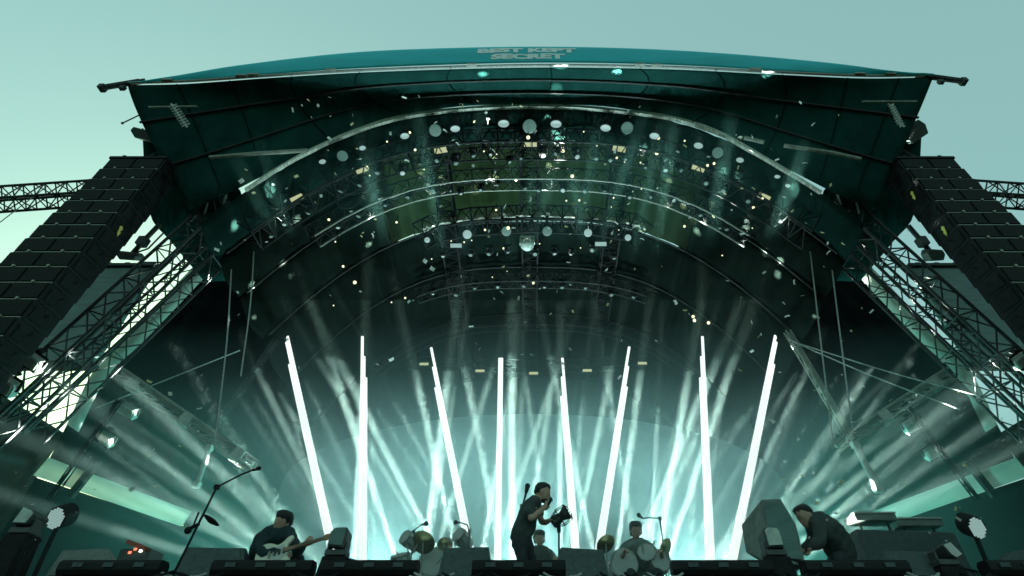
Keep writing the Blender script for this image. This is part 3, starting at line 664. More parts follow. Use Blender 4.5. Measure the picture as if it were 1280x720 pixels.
for a, b, Y, t in CAB:
    pa, pb = at(*a, Y), at(*b, Y)
    tag(build('hanging_cable', MB().path(bez([pa, pa.lerp(pb, .5) + Vector((.02, .05, 0)), pb], 10), .013, 5), 'rope', None, origin=pb), 'thin pale hanging cable ' + t, 'cable')
for a, b, Y, t in (((1000, 430), (1245, 500), 7.8, 'upper one'), ((985, 424), (1200, 512), 7.9, 'lower one')):
    pa, pb = at(*a, Y), at(*b, Y); md = pa.lerp(pb, .5) - Vector((0, 0, .06))
    tag(build('guy_wire', MB().path(bez([pa, md, pb], 12), .012, 5), 'rope', None, origin=pb), 'thin wire crossing to the right lattice leg, ' + t, 'wire')
for a, b, Y, t in (((120, 510), (300, 438), 8.0, 'crossing the left smoke'), ((0, 278), (60, 232), 8.3, 'below the left outer boom')):
    pa, pb = at(*a, Y), at(*b, Y)
    tag(build('guy_wire', MB().tube(pa, pb, .012, 5), 'rope', None, origin=pb), 'thin straight wire ' + t, 'wire')
boom('thin dark pipe running down the right smoke between the two hanging floodlights', (1120, 490), (1222, 625), 8.6, 8.6, .03, 'black_metal')
boom('thin dark pipe running down the left flank across the pale strip', (150, 500), (62, 625), 8.0, 8.0, .03, 'black_metal')
# hanging chain motors and clutter at the joints where vault meets legs
for s in (-1, 1):
    n = 'left' if s < 0 else 'right'
    for k in range(9):
        px, py = X(s, 235 + random.random() * 85), 205 + random.random() * 70
        p = at(px, py, 6.9 + random.random() * .4); root = thing('rigging_clamp', p, 'small tangle of metal clamps where the arch meets the %s leg' % n, 'clamp', 'metal clamps at the %s arch foot' % n)
        b = MB(); R = Matrix.Rotation(random.random() * 3, 3, 'Y') @ Matrix.Rotation(random.random(), 3, 'X')
        b.box(p, (.07, .08, .26), R); b.tube(p + R @ Vector((-.12, 0, .05)), p + R @ Vector((.12, 0, .05)), .03, 6); b.box(p + R @ Vector((.1, 0, .1)), (.05, .05, .12), R)
        build('clamp_body', b, 'aluminium' if k % 2 else 'case_grey', root)
    root = thing('drop_rods', at(X(s, 258), 268, 6.9), 'pair of bright thin rods above the %s lattice leg' % n, 'rod', 'paired rods at the legs')
    for a, b in (((265, 233), (256, 267)), ((286, 233), (276, 267))):
        build('rod', MB().tube(at(X(s, a[0]), a[1], 6.9), at(X(s, b[0]), b[1], 6.9), .02, 6), 'aluminium', root)

# ------------------------------------------------------------------ light columns: three glowing tubes of stepped length each
COLS = [((355, 402), (424, 710), -1, 'leftmost, leaning left'), ((453, 421), (450, 710), 1, 'second from the left, upright'), ((539, 435), (595, 710), -1, 'third from the left, leaning left'), ((624.5, 448), (620, 710), 1, 'fourth from the left, slim and upright'),
        ((703, 448), (724, 710), -1, 'fourth from the right, tilting slightly left'), ((786.5, 434), (742, 710), 1, 'third from the right, leaning right'), ((878, 421), (892, 710), -1, 'second from the right, dimmer, with stepped tops'), ((973, 402), (910, 710), 1, 'rightmost, leaning right')]
CY_ = (11.6, 12.3, 12.9, 13.2, 13.2, 12.9, 12.3, 11.6)
for k, ((a, b, s, t), Y) in enumerate(zip(COLS, CY_)):
    Y *= .87
    pa, pb = at(*a, Y), at(*b, Y - .2); root = thing('light_column', pb, 'tall glowing white light column, ' + t, 'light column', 'glowing light columns')
    d = (pb - pa); sx = Vector((1, 0, 0))
    for j in range(3):
        off = 0.046 * j * s if k not in (3,) else .03 * j
        st = j * .115 if k != 3 else 0
        spread = 0
        q0 = pa + d * st + sx * off; q1 = pb + sx * (off + spread) 
        build('tube', MB().tube(q0, q1, .034, 10, r2=.036), 'tube_light', root)
    build('cap', MB().lathe(pa + Vector((0, 0, .02)), (0, 0, 1), [(.05, 0), (.05, .05), (.03, .08)], 10), 'black_metal', root)

# ------------------------------------------------------------------ beams: real spotlights at the back of the deck in real smoke
def spot(p, q, W, deg, blend=.4, col=(.92, 1., .92), r=.05):
    L = bpy.data.lights.new('beam', 'SPOT'); L.energy = W; L.spot_size = rad(deg); L.spot_blend = blend; L.color = col; L.shadow_soft_size = r
    o = bpy.data.objects.new('beam', L); C.objects.link(o); o.location = p; o.rotation_euler = (q - p).to_track_quat('-Z', 'Y').to_euler(); return o
zs = FL + .32
BEAMS = []
def fan(srcpx, Y, targets):
    x = (srcpx - CX) / F * (Y * cp + (zs - EYE) * sp)
    p = Vector((x, Y, zs))
    for (tx, ty, TY, W, deg) in targets: BEAMS.append((p, at(tx, ty, TY if ty > 530 or ty < 340 or not 250 < tx < 1080 else min(TY, 8.3)), W * (.2 if ty < 380 else 1) * (.4 if not 220 < tx < 1110 else 1), deg))
fan(470, 10.6, [(282, 450, 8.4, 1., 3.2), (150, 470, 8, .5, 3.), (60, 560, 7.5, .45, 3), (330, 480, 9, .35, 2), (10, 620, 7.2, .4, 3)])
fan(440, 11., [(240, 480, 8.6, .4, 2), (180, 560, 8., .5, 2.5), (455, 430, 10.5, .5, 3), (120, 520, 7.8, .15, 2)])
fan(520, 11.2, [(430, 500, 9.5, .5, 2.4), (400, 420, 9.5, .35, 2), (560, 470, 10, .5, 3), (610, 480, 10, .35, 2), (200, 620, 7.6, .45, 3)])
fan(590, 11.4, [(520, 470, 10, .5, 2.5), (650, 400, 10, .25, 2.2), (480, 560, 9, .5, 2.6), (690, 480, 10.5, .4, 2)])
fan(640, 11.4, [(585, 480, 10, .4, 2.4), (600, 300, 9, .25, 2.5), (700, 430, 10.6, .35, 2.4), (720, 260, 9, .2, 2.5), (640, 500, 10, .6, 3)])
fan(700, 11.4, [(760, 480, 10, .4, 2.2), (655, 470, 10, .4, 2.2), (850, 330, 9, .25, 2.2), (700, 540, 10, .5, 3)])
fan(760, 11.4, [(800, 470, 10, .5, 2.5), (850, 560, 9, .5, 2.6), (720, 360, 10, .25, 2.2), (700, 500, 10.5, .4, 2)])
fan(810, 11.2, [(900, 500, 9.5, .5, 2.4), (930, 420, 9.5, .3, 2), (860, 470, 10, .4, 3), (760, 480, 10, .35, 2), (1130, 620, 7.6, .4, 3)])
fan(885, 11., [(1075, 480, 8.6, .45, 2), (1150, 560, 8., .5, 2.5), (880, 430, 10.5, .5, 3), (1205, 520, 7.8, .15, 2)])
fan(865, 10.6, [(1050, 450, 8.4, 1., 3.2), (1180, 510, 8, .6, 3.), (1270, 560, 7.5, .45, 3), (1000, 480, 9, .35, 2), (1320, 620, 7.2, .4, 3), (1010, 540, 8.6, .6, 2.4)])
BW = 620000
rb_ = random.Random(4)
SRC = []
for p, q, W, deg in BEAMS:
    if not any((p - s_).length < .05 for s_ in SRC): SRC.append(p)
for i in range(62):
    sx = rb_.uniform(440, 895); a = (sx - 665) / 225 * .85 + rb_.uniform(-.75, .75)
    a = max(-1.05, min(1.05, a)); rr_ = rb_.uniform(300, 420); tx, ty = sx + rr_ * math.sin(a), 740 - rr_ * math.cos(a)
    x = (sx - CX) / F * (11. * cp + (zs - EYE) * sp); p = min(SRC, key=lambda v: abs(v.x - x))
    BEAMS.append((p, at(tx, ty, rb_.uniform(8.2, 9.4)), rb_.uniform(.2, .55) * (1 if 300 < tx < 1030 else .45), rb_.uniform(.4, 1.)))
for i in range(20):                                  # thin outward rays towards both flanks
    sg_ = -1 if i % 2 else 1; p = Vector((sg_ * rb_.uniform(2.6, 3.6), 10.8, zs))
    BEAMS.append((p, at(CX + sg_ * rb_.uniform(330, 600), rb_.uniform(440, 640), 8.2), rb_.uniform(.12, .3), rb_.uniform(.8, 1.6)))
for p, q, W, deg in BEAMS: spot(p, q, BW * W, deg * .68)
seen = SRC
names = ['far left', 'left', 'left of the drums', 'behind the left drums', 'left of centre', 'right of centre', 'behind the right drums', 'right of the drums', 'far right', 'right']
for p, t in zip(sorted(seen, key=lambda v: v.x), ['first', 'second', 'third', 'fourth', 'fifth', 'sixth', 'seventh', 'eighth', 'ninth', 'tenth']):
    root = thing('beam_projector', (p.x, p.y, FL), 'squat black beam projector on the rear deck, %s from the left' % t, 'beam light', 'beam projectors at the back of the deck')
    b = MB(); b.box((p.x, p.y + .05, FL + .08), (.36, .3, .15)); b.box((p.x - .19, p.y + .05, FL + .28), (.04, .16, .32)); b.box((p.x + .19, p.y + .05, FL + .28), (.04, .16, .32)); build('yoke', b, 'black_metal', root, bevel=.01)
    h = MB(); h.lathe((p.x, p.y + .12, FL + .16), (0, -.35, 1), [(.08, -.02), (.10, .02), (.09, .1)], 14); build('head', h, 'cabinet', root, True)
# added soft spots, out of sight behind the drums, washing the smoke with colour
for x, Wt in ((-3.2, 1.), (0, 1.2), (3.2, 1.)):
    spot(Vector((x, 12.6, FL + .4)), Vector((x * .9, 9., FL + 5.5)), 3300 * Wt, 95, 1., (.62, .98, 1.), .3)
for s in (-1, 1): spot(Vector((s * 3.9, 11.6, FL + .4)), Vector((s * 7.6, 9.2, FL + 2.6)), 1500, 80, 1., (.22, 1., .86), .3)  # added teal fill for the flanks, no fixture there
# smoke
def smoke(name, lo, hi, dens, col, g_, patchy=0, fall=None):
    m = bpy.data.materials.new(name); m.use_nodes = True; nt = m.node_tree
    for n in list(nt.nodes):
        if n.type == 'BSDF_PRINCIPLED': nt.nodes.remove(n)
    out = [n for n in nt.nodes if n.type == 'OUTPUT_MATERIAL'][0]
    v = nt.nodes.new('ShaderNodeVolumePrincipled'); v.inputs['Density'].default_value = dens; v.inputs['Color'].default_value = (*col, 1); v.inputs['Anisotropy'].default_value = g_
    nt.links.new(v.outputs[0], out.inputs['Volume']); M[name] = m
    if patchy:                                      # drifting billows: density follows a slow noise and thins out towards the rim
        tc = nt.nodes.new('ShaderNodeTexCoord'); nz = nt.nodes.new('ShaderNodeTexNoise'); nz.inputs['Scale'].default_value = patchy; nz.inputs['Detail'].default_value = 3
        mr = nt.nodes.new('ShaderNodeMapRange'); mr.inputs['From Min'].default_value = .38; mr.inputs['From Max'].default_value = .68; mr.inputs['To Min'].default_value = .0; mr.inputs['To Max'].default_value = dens * 2
        mp = nt.nodes.new('ShaderNodeMapping'); cc_ = (Vector(lo) + Vector(hi)) / 2; hs = (Vector(hi) - Vector(lo)) / 2
        mp.inputs['Location'].default_value = [-cc_[i] / hs[i] for i in range(3)]; mp.inputs['Scale'].default_value = [1 / hs[i] for i in range(3)]
        gr = nt.nodes.new('ShaderNodeTexGradient'); gr.gradient_type = 'SPHERICAL'; mu = nt.nodes.new('ShaderNodeMath'); mu.operation = 'MULTIPLY'
        nt.links.new(tc.outputs['Object'], nz.inputs['Vector']); nt.links.new(nz.outputs['Fac'], mr.inputs['Value']); nt.links.new(tc.outputs['Object'], mp.inputs[0]); nt.links.new(mp.outputs[0], gr.inputs[0])
        nt.links.new(mr.outputs[0], mu.inputs[0]); nt.links.new(gr.outputs['Fac'], mu.inputs[1]); nt.links.new(mu.outputs[0], v.inputs['Density'])
    lo, hi = Vector(lo), Vector(hi); b = MB(); b.box((lo + hi) / 2, hi - lo)
    o = build(name, b, name); tag(o, kind='stuff'); return o
smoke('drifting_smoke', (-6.2, 4.7, EYE + 5.6), (6.2, 7.0, EYE + 9.6), .05, (.35, .95, .82), .2, patchy=.45)
smoke('stage_smoke', (-8.2, 6.7, FL + .003), (8.2, 16.2, EYE + 4.9), .034, (.58, .93, .88), .25)
smoke('floor_fog', (-8.1, 8.0, FL + .004), (8.1, 13.2, FL + 3.6), .045, (.66, .93, .88), .2)
smoke('roof_haze', (-5.4, 7.0, FL + .6), (5.4, 15.9, EYE + 7.0), .006, (.6, .95, .85), .4)

# ------------------------------------------------------------------ front of the stage: footlight battens, wedges, moving heads
for x0, x1, t in ((76, 203, 'leftmost'), (266, 391, 'second from the left, before the guitarist'), (402, 523, 'third from the left'), (590, 707, 'in front of the singer'), (840, 965, 'third from the right, right of the centre gap'), (1005, 1135, 'second from the right'), (1232, 1330, 'cut off by the right edge')):
    Y = 6.3; a, b = at(x0, 699, Y), at(x1, 699, Y); z = a.z; h = 17 * mpp(699, Y)
    root = thing('footlight_batten', ((a.x + b.x) / 2, Y, FL), 'long black footlight batten on the edge, ' + t, 'footlight', 'footlight battens along the stage edge')
    c = MB(); pr = [(0, -.3), (.0, .0), (.03, .0), (.16, -.02), (.2, -.1), (.2, -h), (.02, -h), (0, -h + .04)]
    pr = [(0.0, -h + .05), (.0, -.03), (.03, 0), (.15, 0), (.19, -.04), (.19, -h + .03), (.16, -h), (.03, -h)]
    c.prism([Vector((a.x, Y + y, z + zz)) for y, zz in pr], (b.x - a.x, 0, 0)); build('housing', c, 'cabinet', root, bevel=.008)
    for k in (.2, .5, .8):
        build('bracket', MB().box((a.x + (b.x - a.x) * k, Y - .008, z - h * .38), (.11, .02, h * .3)), 'wedge', root)
    build('bright_gap_strip', MB().box(((a.x + b.x) / 2, Y + .12, at(x0, 716, Y).z - .012), ((b.x - a.x) * .88, .03, .02)), 'drum_head', root)  # white strip added to stand for the bright gap below the batten
    for k in (.04, .96):
        build('leg', MB().box((a.x + (b.x - a.x) * k, Y + .1, (z - h + FL) / 2), (.07, .14, z - h - FL)), 'black_metal', root)
def wedge(label, P, Yf, Yb, m='wedge'):
    """floor monitor: P = photo outline (top left, top right, bottom right, bottom left) of its sloping back"""
    tl, tr, br, bl = P
    a, b = at(*tl, Yf + .25), at(*tr, Yf + .25); c_, d = at(*br, Yf), at(*bl, Yf)
    zb = FL + .005; root = thing('monitor_wedge', ((a.x + b.x) / 2, Yf + .2, FL), label, 'stage monitor', 'floor monitor wedges')
    f0 = Vector((d.x, Yf - .02, zb)); f1 = Vector((c_.x, Yf - .02, zb)); g0 = Vector((d.x, Yb, zb)); g1 = Vector((c_.x, Yb, zb))
    body = MB(); vs = [f0, f1, Vector((c_.x, Yf, zb + .12)), Vector((d.x, Yf, zb + .12)), g0, g1, Vector((b.x, Yf + .32, b.z)), Vector((a.x, Yf + .32, a.z)), b, a]
    body.add(vs, [(0, 1, 2, 3), (3, 2, 8, 9), (9, 8, 6, 7), (7, 6, 5, 4), (1, 0, 4, 5), (0, 3, 9, 7, 4), (2, 1, 5, 6, 8)])
    build('cabinet', body, m, root, bevel=.008)
    gl = MB(); o = Vector((0, -.006, .002)); gl.hexa([Vector((d.x, Yf, zb + .12)).lerp(a, .1) + Vector((.04, 0, 0)) + o, Vector((c_.x, Yf, zb + .12)).lerp(b, .1) - Vector((.04, 0, 0)) + o, Vector((c_.x, Yf, zb + .12)).lerp(b, .93) - Vector((.05, 0, 0)) + o, Vector((d.x, Yf, zb + .12)).lerp(a, .93) + Vector((.05, 0, 0)) + o],
        [v + Vector((0, -.012, .004)) for v in (Vector((d.x, Yf, zb + .12)).lerp(a, .1) + Vector((.04, 0, 0)) + o, Vector((c_.x, Yf, zb + .12)).lerp(b, .1) - Vector((.04, 0, 0)) + o, Vector((c_.x, Yf, zb + .12)).lerp(b, .93) - Vector((.05, 0, 0)) + o, Vector((d.x, Yf, zb + .12)).lerp(a, .93) + Vector((.05, 0, 0)) + o)])
    build('grille', gl, m, root); return root
wedge('teal monitor wedge left of the singer, between two battens', ((555, 685), (611, 683.5), (618, 716), (547, 716)), 6.75, 7.3)
wedge('teal monitor wedge right of the singer, by the music stand', ((701, 684), (754, 687), (762, 718), (690, 716)), 6.75, 7.3)
wedge('wide teal monitor wedge left of the guitarist', ((232, 684), (306, 685), (306, 716), (218, 716)), 6.8, 7.4)
wedge('low grey monitor wedge at the far left behind the first batten', ((78, 688), (134, 685), (150, 716), (58, 716)), 6.7, 7.2, 'box_grey')
wedge('wide teal monitor wedge at the far right before the keyboards', ((1106, 688), (1178, 690), (1198, 718), (1098, 716)), 6.7, 7.3)
wedge('dark monitor wedge at the right edge of the frame', ((1256, 692), (1300, 682), (1310, 718), (1236, 712)), 6.9, 7.3)
# tilted side-fill cabinet
root = thing('tilted_speaker', at(965, 700, 7.4), 'big grey speaker cabinet tilted back on its corner right of the columns', 'speaker')
A, B_, D_, E_, Cc, G_ = at(951.5, 624, 7.45), at(976, 623, 7.3), at(926.6, 656, 8.0), at(932, 690, 8.0), at(995, 655, 7.15), at(1008, 706, 7.1)
H_ = at(966, 706, 7.3)
body = MB(); body.add([A, B_, Cc, G_, H_, E_, D_, A + Vector((.25, .9, -.1)), Cc + Vector((.2, .9, 0)), G_ + Vector((.1, .9, 0))], [(0, 1, 2, 3, 4), (0, 4, 5, 6), (1, 7, 8, 2), (2, 8, 9, 3), (0, 6, 7, 1), (6, 5, 9, 8, 7), (4, 3, 9, 5)])
build('cabinet', body, 'box_grey', root, bevel=.015)
g2 = MB(); n_ = (B_ - A).cross(H_ - A).normalized(); n_ = n_ if n_.y < 0 else -n_
cc = (A + B_ + Cc + G_ + H_) / 5
g2.prism([cc.lerp(v, .86) + n_ * .006 for v in (A, B_, Cc, G_, H_)], n_ * .012); build('grille', g2, 'screen_panel', root)
def mhead(label, P, bx, by, Y, m='screen_panel'):
    """moving head seen from behind: P = outline of the tilted head in the photo"""
    c = sum((at(*q, Y) for q in P), Vector()) / len(P); root = thing('moving_head', (c.x, Y + .1, FL), label, 'moving head light', 'moving head lights on the stage edge')
    h = MB(); pts = [at(*q, Y) for q in P]
    a = [c.lerp(v, 1) for v in pts]; b = [c.lerp(v, .8) + Vector((0, .26, .0)) for v in pts]; n = len(a)
    h.add(a + b, [tuple(range(n)), tuple(reversed(range(n, 2 * n)))] + [(i, i + n, (i + 1) % n + n, (i + 1) % n) for i in range(n)])
    hd = build('head', h, 'case_grey', root, bevel=.02)
    f = MB(); f.prism([c.lerp(v, .82) + Vector((0, -.008, 0)) for v in pts], (0, -.012, 0)); build('back_panel', f, m, hd)
    y = MB(); bp = at(bx, by, Y); u = mpp(by, Y)
    y.box(bp + Vector((0, .12, .02)), (26 * u, .2, 7 * u)); y.box(bp + Vector((-11 * u, .12, 8 * u)), (3 * u, .14, 16 * u)); y.box(bp + Vector((11 * u, .12, 8 * u)), (3 * u, .14, 16 * u))
    build('yoke', y, 'case_grey', root, bevel=.012)
    b2 = MB(); b2.hexa([(bp.x - .17, Y, FL), (bp.x + .17, Y, FL), (bp.x + .17, Y + .28, FL), (bp.x - .17, Y + .28, FL)], [(bp.x - .13, Y + .02, bp.z - .02), (bp.x + .13, Y + .02, bp.z - .02), (bp.x + .13, Y + .24, bp.z - .02), (bp.x - .13, Y + .24, bp.z - .02)])
    build('base', b2, 'black_metal', root, bevel=.01)
    cb = MB()
    for k in range(3): cb.path(bez([bp + Vector((.1, .1, -.02)), bp + Vector((.22 + .04 * k, .05, -.08)), bp + Vector((.2 + .05 * k, .0, -.2)), Vector((bp.x + .3, Y, FL + .02))], 10), .009, 5)
    build('cable', cb, 'black_metal', root); return root
mhead('grey moving head light tilted right beside the guitar headstock', ((408, 683), (413, 664), (419, 659), (434, 658.5), (435.5, 662), (429, 685)), 417, 692, 6.35)
mhead('pale moving head light tilted left before the tilted speaker', ((960, 685), (953, 662), (957, 658), (971, 659), (975, 664), (981, 684)), 973, 692, 6.35, 'fixture_pale')
mhead('pale moving head light at the far left frame edge', ((14, 655), (31, 632), (42, 637), (45, 642), (32, 656)), 20, 664, 6.2, 'fixture_pale')
mhead('bright crossed moving head light behind the far right wedge', ((1176, 680), (1186, 676), (1204, 694), (1196, 699), (1188, 694)), 1190, 704, 6.6, 'drum_head')
# red-lit gear and flight cases in the left corner
root = thing('effects_rack', at(172, 694, 7.6), 'small rack with a reddish glowing top behind the leftmost batten', 'equipment')
p = at(172, 690, 7.6); build('case', MB().box(p + Vector((0, .1, -.12)), (.42, .3, .3)), 'case_grey', root, bevel=.01)
build('tray', MB().box(p + Vector((.02, .02, .06)), (.3, .3, .05), Matrix.Rotation(.3, 3, 'Y')), 'red_plastic', root)
for k, (dx, mm) in enumerate(((-.06, 'lamp_red'), (.08, 'lamp_white'), (.0, 'lamp_red'))): build('indicator', MB().box(p + Vector((dx, -.06 - .004 * k, -.02 + .02 * k)), (.035, .015, .03)), mm, root)
# keyboards / desk on the right
root = thing('keyboard_rig', at(1110, 700, 8.0), 'wide keyboard desk with keyboards on top at the right', 'keyboard stand')
a, b = at(1068, 656, 8.), at(1190, 660, 8.)
build('desk', MB().hexa([(a.x, 8, FL), (b.x, 8, FL), (b.x, 8, b.z - .06), (a.x, 8, a.z - .06)], [(a.x, 8.7, FL), (b.x, 8.7, FL), (b.x, 8.7, b.z - .06), (a.x, 8.7, a.z - .06)]), 'wedge', root, bevel=.01)
for (x0, x1, y0, zz) in ((1070, 1122, 645, 0), (1126, 1180, 652, .0)):
    a, b = at(x0, y0, 8.05), at(x1, y0, 8.05)
    kb = build('keyboard', MB().box(((a.x + b.x) / 2, 8.25, a.z), (b.x - a.x, .34, .10)), 'box_grey', root, bevel=.01)
    ks = MB()
    for k in range(22): ks.box((a.x + (b.x - a.x) * (k + .5) / 22, 8.12, a.z + .055), ((b.x - a.x) / 26, .13, .02))
    build('keys', ks, 'drum_head', kb)
    build('leg', MB().tube((a.x + .1, 8.2, FL), (a.x + .1, 8.2, a.z), .02).tube((b.x - .1, 8.2, FL), (b.x - .1, 8.2, a.z), .02), 'steel', root)

# cables and small clutter lying along the stage edge
rc = random.Random(8)
for i, px in enumerate((228, 250, 395, 540, 575, 636, 700, 770, 800, 828, 985, 1000, 1150, 1215)):
    c = Vector((at(px, 716, 6.22).x, 6.2, FL)); pts = [c + Vector((math.cos(t * 1.1) * (.12 + .02 * t), math.sin(t * 1.3) * .07, .015 + .05 * abs(math.sin(t * .9)) + (.05 if t % 3 == 0 else 0))) for t in range(9)]
    tag(build('floor_cable', MB().path(bez(pts, 36), .011, 5), 'black_metal' if i % 3 else 'rope', None, origin=c), 'loose coil of cable lying along the stage edge', 'cable', 'cable coils along the stage edge')
# ------------------------------------------------------------------ mic stands, drums, music box
def micstand(label, base, pts, r=.012, clip=None, head=.035, name='microphone_stand'):
    root = thing(name, base, label, 'microphone stand')
    build('pole', MB().path(pts[:2], r, 8), 'black_metal', root)
    bm_ = MB(); bm_.path(pts[1:-1] if len(pts) > 3 else pts[1:], r * .85, 8); bm_.box(pts[1], (r * 4, r * 4, r * 4)) 
    build('boom_arm', bm_, 'black_metal', root)
    d = (pts[-1] - pts[-2]).normalized()
    mc = MB(); mc.tube(pts[-2], pts[-1], r * 1.3, 8, r2=r * 1.9); mc.ball(pts[-1] + d * head * .6, head, 10); build('microphone', mc, 'black_metal', root, True)
    f = MB()
    for k in range(3):
        t = 2.1 * k + .5; f.tube(base + Vector((0, 0, .12)), base + Vector((math.cos(t) * .3, math.sin(t) * .3, .01)), r)
    build('foot', f, 'black_metal', root); return root
Y = 6.25
b0 = at(214, 722, Y); b0.z = FL
st = micstand('tall microphone stand with long boom at the left, clipped tray halfway', b0, [b0, at(271, 609, Y + .15), at(300, 594, Y + .15), at(316, 587.5, Y + .15), at(322, 586, Y + .15)], .013, head=.028)
bl = MB(); pc = at(249, 655, Y + .07); bl.tube(pc + Vector((-.13, 0, -.07)), pc + Vector((0, 0, 0)), .02); bl.lathe(pc + Vector((.12, 0, .03)), (.5, .1, 1), [(.02, -.02), (.10, 0), (.11, .02), (.03, .04)], 12); bl.tube(pc + Vector((-.06, 0, -.05)), pc + Vector((-.06, 0, .13)), .012); bl.ball(pc + Vector((-.1, 0, -.07)), .04)
build('clip_tray', bl, 'black_metal', st)
b0 = at(652, 700, 8.1); b0.z = FL
micstand('microphone on a tall pole rising behind the singer', b0, [b0, at(653, 634, 8.1), at(657.5, 616, 8.05), at(659, 609.5, 8.05)], .018, head=.042)
# singer's music device on a stand
p = at(699, 648, 7.5); b0 = Vector((at(698, 700, 7.5).x, 7.5, FL)); u = mpp(648, 7.5)
root = thing('megaphone_stand', b0, 'dark caged horn device on a thin stand in front of the singer', 'horn on stand')
build('pole', MB().tube(b0, at(698.5, 657, 7.5), .014, 8).box(at(698.6, 661, 7.5), (.05, .05, .09)).tube(b0 + Vector((0, 0, .03)), b0 + Vector((.25, -.2, .01)), .012).tube(b0 + Vector((0, 0, .03)), b0 + Vector((-.25, -.15, .01)), .012).tube(b0 + Vector((0, 0, .03)), b0 + Vector((0, .3, .01)), .012), 'black_metal', root)
ax = (at(708, 641, 7.45) - at(689, 656, 7.5)).normalized()
hb = MB(); hb.lathe(at(690, 655, 7.5), ax, [(.06, 0), (.075, .04), (.07, .12), (.05, .16)], 14); hb.lathe(at(690, 655, 7.5) + ax * .14, ax, [(.05, 0), (.07, .05), (.10, .12)], 14)
build('horn', hb, 'case_grey', root, True)
cg = MB(); c0 = at(690, 655, 7.5); q = ax.to_track_quat('Z', 'Y')
for k in range(10):
    t = 2 * math.pi * k / 10; e = q @ Vector((math.cos(t), math.sin(t), 0))
    cg.path([c0 + ax * .02 + e * .07, c0 + ax * .14 + e * .12, c0 + ax * .27 + e * .11, c0 + ax * .30 + e * .05], .006, 5)
for h, r_ in ((.14, .12), (.27, .11)):
    cg.path([c0 + ax * h + (q @ Vector((math.cos(2 * math.pi * i / 20) * r_, math.sin(2 * math.pi * i / 20) * r_, 0))) for i in range(21)], .007, 5)
build('cage', cg, 'black_metal', root)
def drum(root, c, ax, r, d):
    s_ = MB(); ax = Vector(ax).normalized(); s_.lathe(Vector(c) - ax * d, ax, [(r * .96, 0), (r, .02), (r, d - .02), (r * .97, d)], 22); o = build('drum', s_, 'drum_shell', root, True)
    h = MB(); h.lathe(Vector(c) + ax * .003, ax, [(r * .94, 0), (r * .90, .008)], 22); build('drum_skin', h, 'drum_head', o)
    rg = MB(); rg.lathe(Vector(c) - ax * .02, ax, [(r * 1.03, 0), (r * 1.03, .03)], 22)
    for k in range(8):
        q = ax.to_track_quat('Z', 'Y') @ Vector((math.cos(k * .785) * r * 1.03, math.sin(k * .785) * r * 1.03, 0)); rg.tube(Vector(c) + q, Vector(c) + q - ax * d * .5, .01, 5)
    build('hoop', rg, 'aluminium', o)
def cymbal(root, c, ax, r, base):
    m_ = MB(); m_.lathe(c, ax, [(r, 0), (r * .98, .004), (r * .3, .03), (r * .18, .06), (.01, .07)], 28); o = build('cymbal', m_, 'brass', root, True)
    st_ = MB(); st_.tube(base, Vector(c), .012, 6); st_.tube(Vector(c), Vector(c) + Vector(ax).normalized() * .12, .008, 6)
    for k in range(3): st_.tube(base + Vector((0, 0, .25)), base + Vector((math.cos(k * 2.1) * .25, math.sin(k * 2.1) * .25, .01)), .01, 5)
    build('cymbal_stand', st_, 'aluminium', root)
def onfloor(px, Y): return Vector((at(px, 700, Y).x, Y, FL))
YD = 9.3
kit = thing('drum_kit', onfloor(535, YD), 'drum kit on the left with a large dark cymbal and two small microphones', 'drum kit', 'drum kits')
cymbal(kit, at(529, 678, YD), (.15, .75, .65), 15 * mpp(678, YD), onfloor(532, YD + .1))
cymbal(kit, at(556, 681, YD + .5), (-.1, .75, .65), 10 * mpp(681, YD), onfloor(557, YD + .7))
drum(kit, at(506, 671, YD), (-.6, -.8, .35), 8.5 * mpp(670, YD), .3)
drum(kit, at(573, 668, YD + .2), (-.5, -.75, .4), 9 * mpp(668, YD), .3)
drum(kit, at(540, 702, YD + .3), (0, -1, 0.05), 17 * mpp(700, YD), .4)
drum(kit, at(500, 694, YD), (-.2, -.4, .9), 11 * mpp(694, YD), .2)
st_ = MB()
for a, b in (((508, 675), (512, 705)), ((511, 700), (522, 680)), ((570, 672), (566, 704)), ((588, 660), (587, 700)), ((495, 690), (505, 700)), ((560, 690), (545, 705))): st_.tube(at(*a, YD), at(*b, YD), .014, 6)
build('hardware', st_, 'aluminium', kit)
kit2 = thing('drum_kit', onfloor(800, YD), 'drum kit on the right with a pale tilted cymbal, half lost in glare', 'drum kit', 'drum kits')
cymbal(kit2, at(757, 680, YD - .5), (-.35, .6, .7), 12 * mpp(680, YD), onfloor(758, YD - .4))
cymbal(kit2, at(832, 684, YD), (-.6, .6, .5), 11 * mpp(684, YD), onfloor(832, YD + .1))
drum(kit2, at(808, 690, YD), (-.2, -.9, .3), 11 * mpp(690, YD), .3)
drum(kit2, at(826, 700, YD), (.1, -1, .2), 13 * mpp(700, YD), .35)
drum(kit2, at(780, 704, YD), (0, -1, .05), 17 * mpp(704, YD), .4)
st_ = MB()
for a, b in (((802, 678), (806, 704)), ((818, 676), (812, 700)), ((835, 690), (838, 706)), ((768, 690), (764, 706))): st_.tube(at(*a, YD), at(*b, YD), .014, 6)
build('hardware', st_, 'aluminium', kit2)
for base, pts, lb in ((516, ((517, 666), (507, 670), (527, 656), (531, 655)), 'overhead microphone boom above the large left cymbal'),
                      (587, ((587, 664), (584, 656), (575, 653), (571, 653)), 'curved microphone stand right of the left drum kit'),
                      (829, ((825, 648), (812, 647), (804, 648), (800, 645)), 'thin microphone stand above the right drum kit')):
    b0 = onfloor(base, YD + .3); micstand(lb, b0, [b0] + [at(*q, YD + .2) for q in pts], .013, head=.04)

